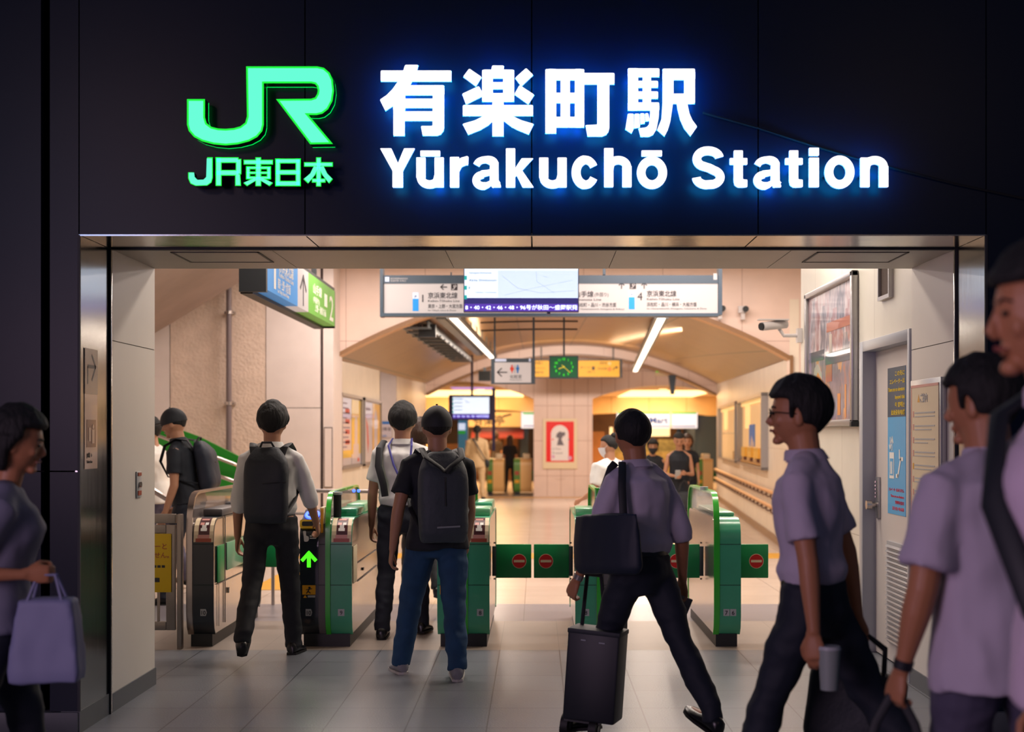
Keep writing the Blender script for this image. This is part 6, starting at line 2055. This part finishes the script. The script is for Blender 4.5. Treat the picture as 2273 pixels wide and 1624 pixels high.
# woman with phone
p, I = make_person('person in a sleeveless black dress with hair in a bun, looking down at a phone', ax(1507, 20.0), 20.0, 178, H=1.54, fem=True, lean=0, nod=22,
                   legs=((6, 4), (-6, 8)), heel=(0, -5), arms=((8, 10, 88, -28), (8, 12, 80, 34)), curl=(30, 40), hair=('bun', 'hair_black'), shirt='shirt_black', sleeve=0, hem=.02, skirt='shirt_black', face=True, vox=.009, skin='skin')
hL, hR = I['hand']
b = MB(Matrix.Translation(hR + Vector((.0, -.02, .03))) @ Matrix.Rotation(math.radians(-55), 4, 'X')); b.box(-.036, .036, -.072, .072, -.004, .004, 0, .003)
obj('phone', b, 'plate_grey', label='pale phone held by the woman in the black dress', cat='phone')
t = thing('handbag', 'black leather handbag hanging from the arm of the woman in the black dress', 'bag', hR + Vector((.07, -.03, -.42)))
c = hR + Vector((.09, -.02, -.30))
mb = MB(); mb.rings([[c + Vector((w * math.cos(a), .06 * f * math.sin(a), z)) for a in [2 * PI * j / 16 for j in range(16)]] for z, w, f in ((-.15, .13, .9), (-.13, .165, 1.1), (-.02, .155, 1), (.07, .12, .6), (.10, .10, .3))])
obj('bag_body', remesh(mb, .012, 1), 'bag_black', t, sharp=180)
mb = MB(); mb.tube([c + Vector((-.08, -.02, .08)), c + Vector((-.05, -.02, .20)), c + Vector((.0, .0, .25)), c + Vector((.05, -.02, .20)), c + Vector((.08, -.02, .08))], .008, n=6); obj('handle', mb, 'strap_black', t)

p, I = make_person('person with short brown hair, just behind the woman in the black dress', ax(1526, 23.5), 23.5, 172, H=1.50, fem=True, lean=0,
                   legs=((6, 4), (-6, 8)), arms=((4, 8, 30), (4, 8, 30)), hair=('bob', 'hair_brown'), shirt='shirt_black', sleeve=.5, hem=-.06, trousers='trousers_navy', face=True, vox=.012, cvox=.016, low=True)
p, I = make_person('person in dark clothes and a black mask, half hidden by the tote bag man', ax(1449, 22), 22, 178, H=1.42, lean=0,
                   legs=((6, 4), (-6, 8)), hair=('short', 'hair_black'), shirt='shirt_black', sleeve=.6, hem=-.06, trousers='trousers_navy', mask='mask_dark', face=True, vox=.014, cvox=.018, low=True)
# far figures
p, I = make_person('person in a tan suit with a dark ponytail walking away down the passage', ax(1059, 32.5), 32.5, 4, H=1.74, fem=True, lean=1,
                   legs=((14, 6), (-12, 14)), heel=(0, -12), arms=((8, 8, 20), (-6, 8, 16)), hair=('ponytail', 'hair_black'), shirt='suit_tan', sleeve=1.95, hem=-.16, trousers='suit_tan', vox=.014, cvox=.02, low=True, build=1.12)
T, m = I['T'], I['m']
G = lambda x, y, z: m @ T(z, x, y)
mb = MB(); mb.tube([G(-.10, .08, .50), G(-.09, -.10, .50), G(.02, -.18, .30), G(.16, -.15, .06), G(.20, -.05, .0)], [(.02, .006)] * 5, n=6); mb.ell(G(.22, -.04, -.06), (.06, .09, .10), 12, 8)
obj('crossbody_bag', mb, 'bag_black', label='dark crossbody bag on the person in the tan suit', cat='bag')
p, I = make_person('person in black with long brown hair standing at the far gates', ax(1132, 37.6), 37.6, 2, H=1.50, fem=True, lean=1,
                   legs=((8, 4), (-8, 8)), heel=(0, -6), hair=('long', 'hair_brown'), shirt='shirt_black', sleeve=.7, hem=-.05, trousers='trousers_navy', vox=.016, cvox=.02, low=True)
p, I = make_person('person in brown clothes at the shop door beyond the far gates', ax(1100, 43), 43, 10, H=1.60, fem=True, lean=1,
                   legs=((4, 4), (-4, 6)), hair=('bob', 'hair_brown'), shirt='shop_dark', sleeve=.7, hem=-.05, trousers='shop_dark', vox=.016, cvox=.02, low=True)

# man with the wheeled shopping bag
p, I = make_person('person in a lilac shirt with rolled sleeves and navy tote, pulling a wheeled bag', ax(1424, 7.0), 7.0, 42, H=1.63, lean=4, yaw=-22,
                   legs=((22, 6), (-24, 8)), heel=(10, -22), arms=((16, 12, 10), (-16, 12, 20)), curl=(52, 52), hair=('buzz', 'hair_black'), skin='skin_tan', shirt='shirt_lilac', sleeve=1.15, hem=.05,
                   trousers='trousers_navy', collar=True, belt='shoe_black', wrist=(0, 'rail_steel'), vox=.0065, build=1.02)
hL9, hR9 = I['hand']
T, m = I['T'], I['m']
G = lambda x, y, z: m @ T(z, x, y)
t = thing('tote_bag', 'large navy tote bag on the shoulder of the man in the lilac shirt', 'bag', G(-.22, -.05, .0))
mb = MB()
for z, hw, th in ((-.02, .19, .055), (.02, .205, .065), (.16, .205, .05), (.27, .20, .035)):
    pass
mb.rings([[G(-.262 + th * math.cos(a), -.02 + hw * math.sin(a), z) for a in [2 * PI * j / 20 for j in range(20)]] for z, hw, th in ((-.03, .21, .04), (.0, .235, .06), (.14, .235, .055), (.27, .225, .035))])
b_ = remesh(mb, .012, 2); folds(b_, .006, (6, 6, 3)); obj('bag_body', b_, 'bag_navy', t, sharp=180)
for y0 in (-.10, .06):
    mb = MB(); mb.tube([G(-.215, y0, .26), G(-.205, y0 * .8 - .01, .40), G(-.165, y0 * .5 - .01, .50), G(-.135, y0 * .3, .525)], [(.019, .005)] * 4, n=8, updir=(0, 1, 0)); obj('handle', mb, 'strap_black', t)
b = MB(Matrix.Translation(hR9 + Vector((.0, -.02, -.045))) @ Matrix.Rotation(math.radians(22), 4, 'Y')); b.box(-.036, .036, -.005, .005, -.11, .04, 0, .004)
obj('phone', b, 'gate_grey', label='dark phone in the trailing hand of the man in the lilac shirt', cat='phone')

# wheeled black bag
cx, cy = ax(1312, 7.02), 7.02
t = thing('wheeled_bag', 'upright black wheeled shopping bag beside the man in the lilac shirt', 'trolley bag', (cx, cy, 0))
M = Matrix.Translation((cx, cy, 0)) @ Matrix.Rotation(math.radians(-18), 4, 'Z') @ Matrix.Rotation(math.radians(4), 4, 'Y')
b = MB(M); b.box(-.13, .13, -.085, .085, .10, .535, 0, .012); bb = obj('bag_body', b, 'paper_bag', t)
b = MB(M); b.box(-.132, .132, -.088, .088, .52, .545, 0, .006); obj('flap', b, 'bag_black', t)
b = MB(M); b.box(-.06, -.035, -.090, -.084, .49, .496); b.box(.03, .06, -.090, -.084, .485, .491); obj('buckle', b, 'zip_grey', t)
b = MB(M); b.tube([(-.10, .05, .10), (-.10, .055, .54), (-.09, .055, .80)], .010, n=8); b.tube([(.02, .05, .10), (.02, .055, .54), (-.02, .055, .80)], .010, n=8); b.tube([(-.10, .055, .80), (-.01, .055, .80)], .015, n=8); obj('pull_handle', b, 'strap_black', t)
for x in (-.13, .02):
    b = MB(M @ Matrix.Translation((x, .0 if x < 0 else -.03, .058)) @ Matrix.Rotation(PI / 2, 4, 'Y')); b.cyl(0, 0, -.018, .018, .055, n=20); b.cyl(0, 0, -.022, .022, .02, n=12, mi=1); obj('wheel', b, ['sole_black', 'gate_grey'], t)
b = MB(M); b.box(-.13, .05, -.05, .06, .085, .102); obj('axle', b, 'gate_base', t)

# man with glasses
p, I = make_person('person in a lilac short-sleeved shirt and glasses holding a cup behind him', ax(1806, 5.25), 5.25, 64, H=1.70, lean=3, yaw=14, nod=-2,
                   legs=((20, 6), (-26, 14)), heel=(10, -24), arms=((-10, 8, 4), (-16, 10, 8)), curl=(34, 58), hair=('short', 'hair_black'), skin='skin_tan', shirt='shirt_lilac', sleeve=.74, hem=.05,
                   trousers='trousers_navy', collar=True, belt='shoe_black', glasses=True, face=True, vox=.006, build=1.0)
hL, hR = I['hand']
t = thing('paper_cup', 'lidded paper cup held by the man with glasses', 'cup', hL + Vector((.035, 0, -.12)))
c = hL + Vector((.045, -.005, -.03))
b = MB(); b.cyl(c.x, c.y, c.z - .09, c.z + .05, .030, .039, mi=0); obj('cup_body', b, 'cup_white', t)
b = MB(); b.cyl(c.x, c.y, c.z + .05, c.z + .062, .042, .038); obj('lid', b, 'plate_grey', t)
t = thing('briefcase', 'large black briefcase hanging from the hand of the man with glasses', 'bag', hR + Vector((0, 0, -.42)))
M = Matrix.Translation(hR + Vector((.02, 0, -.06))) @ Matrix.Rotation(math.radians(-18), 4, 'Z') @ Matrix.Rotation(math.radians(8), 4, 'Y')
b = MB(M); b.box(-.19, .17, -.06, .06, -.36, -.075, 0, .03); b_ = remesh(b, .012, 2); folds(b_, .004, (5, 5, 5)); obj('bag_body', b_, 'bag_black', t, sharp=180)
for y in (-.03, .03):
    b = MB(M); b.tube([(-.08, y, -.09), (-.07, y, .02), (0, y * .4, .06), (.07, y, .02), (.08, y, -.09)], .008, n=8); obj('handle', b, 'strap_black', t)

# large figure at the right, back to the camera
p, I = make_person('person in a loose untucked lilac shirt seen from behind, nearest on the right', ax(2218, 4.2), 4.2, 28, H=1.725, lean=4, yaw=22, nod=4,
                   legs=((12, 6), (-12, 10)), heel=(0, -10), arms=((4, 11, 10), (0, 6, 12)), curl=(58, 50), hair=('short', 'hair_black'), skin='skin_tan', shirt='shirt_lilac', sleeve=.78, hem=-.16,
                   trousers='trousers_grey', collar=True, wrist=(0, 'strap_black'), vox=.006, build=1.17)
hL, hR = I['hand']
t = thing('carrier_bag', 'dark bag hanging from the wristwatch hand of the person nearest right', 'bag', hL + Vector((.02, 0, -.5)))
M = Matrix.Translation(hL) @ Matrix.Rotation(math.radians(-20), 4, 'Z')
for sg in (-1, 1):
    b = MB(M); b.tube([(sg * .10, -.01, -.24), (sg * .055, 0, -.08), (sg * .012, 0, .0)], [(.014, .006)] * 3, n=8); obj('handle', b, 'strap_black', t)
b = MB(M); b.box(-.19, .19, -.06, .06, -.55, -.22, 0, .02); b_ = remesh(b, .012, 2); obj('bag_body', b_, 'bag_black', t, sharp=180)

# tall figure cut off by the right edge
p, I = make_person('person cut off by the right edge, face turned left above a pale collar', ax(2440, 3.0), 3.0, 84, H=1.91, lean=6, yaw=4, nod=0,
                   legs=((14, 6), (-14, 10)), heel=(0, -12), arms=((-14, 8, 10), (-6, 8, 14)), hair=('short', 'hair_black'), skin='skin_tan', shirt='shirt_lilac_pale', sleeve=.7, hem=-.06,
                   trousers='trousers_grey', collar=True, face=True, vox=.006, build=1.12)
T, m = I['T'], I['m']
G = lambda x, y, z: m @ T(z, x, y)
t = thing('shoulder_bag', 'dark shoulder strap across the chest of the person at the right edge', 'bag', G(0, .1, .2))
mb = MB(); mb.tube([G(.10, -.12, .50), G(.085, .0, .555), G(.06, .12, .49), G(-.04, .17, .33), G(-.15, .14, .14), G(-.22, .02, .0)], [(.028, .008)] * 6, n=8); obj('strap', mb, 'strap_black', t)
mb = MB(); mb.box(-.10, .10, -.13, .13, -.14, .14, 0, .03); mb.bm.transform(Matrix.Translation(G(-.27, .0, -.14)) @ Matrix.Rotation(math.radians(84), 4, 'Z')); obj('bag_body', mb, 'bag_black', t)

# person at the far left edge
p, I = make_person('person in a grey-lilac blouse at the left edge, walking right with a pale bag', ax(-6, 5.1), 5.1, -72, H=1.60, fem=True, lean=4, nod=8, yaw=-4,
                   legs=((14, 6), (-16, 10)), heel=(0, -14), arms=((2, 8, 12), (-34, 8, 122)), curl=(50, 58), hair=('bob', 'hair_black'), skin='skin_tan', shirt='shirt_greylilac', sleeve=.95, hem=-.04,
                   trousers='trousers_navy', vox=.007, build=1.05, face=True)
hL, hR = I['hand']
h = hR
t = thing('carrier_bag', 'pale lilac bag carried by the person at the left edge', 'bag', h + Vector((.0, 0, -.42)))
M = Matrix.Translation(h)
b = MB(M); b.rings([[(x * w, y * d, z) for x, y in ((-1, -1), (1, -1), (1, 1), (-1, 1))] for z, w, d in ((-.37, .115, .055), (-.33, .125, .06), (-.08, .095, .04))]); b_ = remesh(b, .012, 2); folds(b_, .008, (7, 7, 4)); obj('bag_body', b_, 'bag_lilac', t, sharp=180)
for y in (-.03, .03):
    b = MB(M); b.tube([(-.06, y, -.09), (-.03, y * .3, .0), (.03, y * .3, .0), (.06, y, -.09)], .006, n=6); obj('handle', b, 'bag_lilac', t)
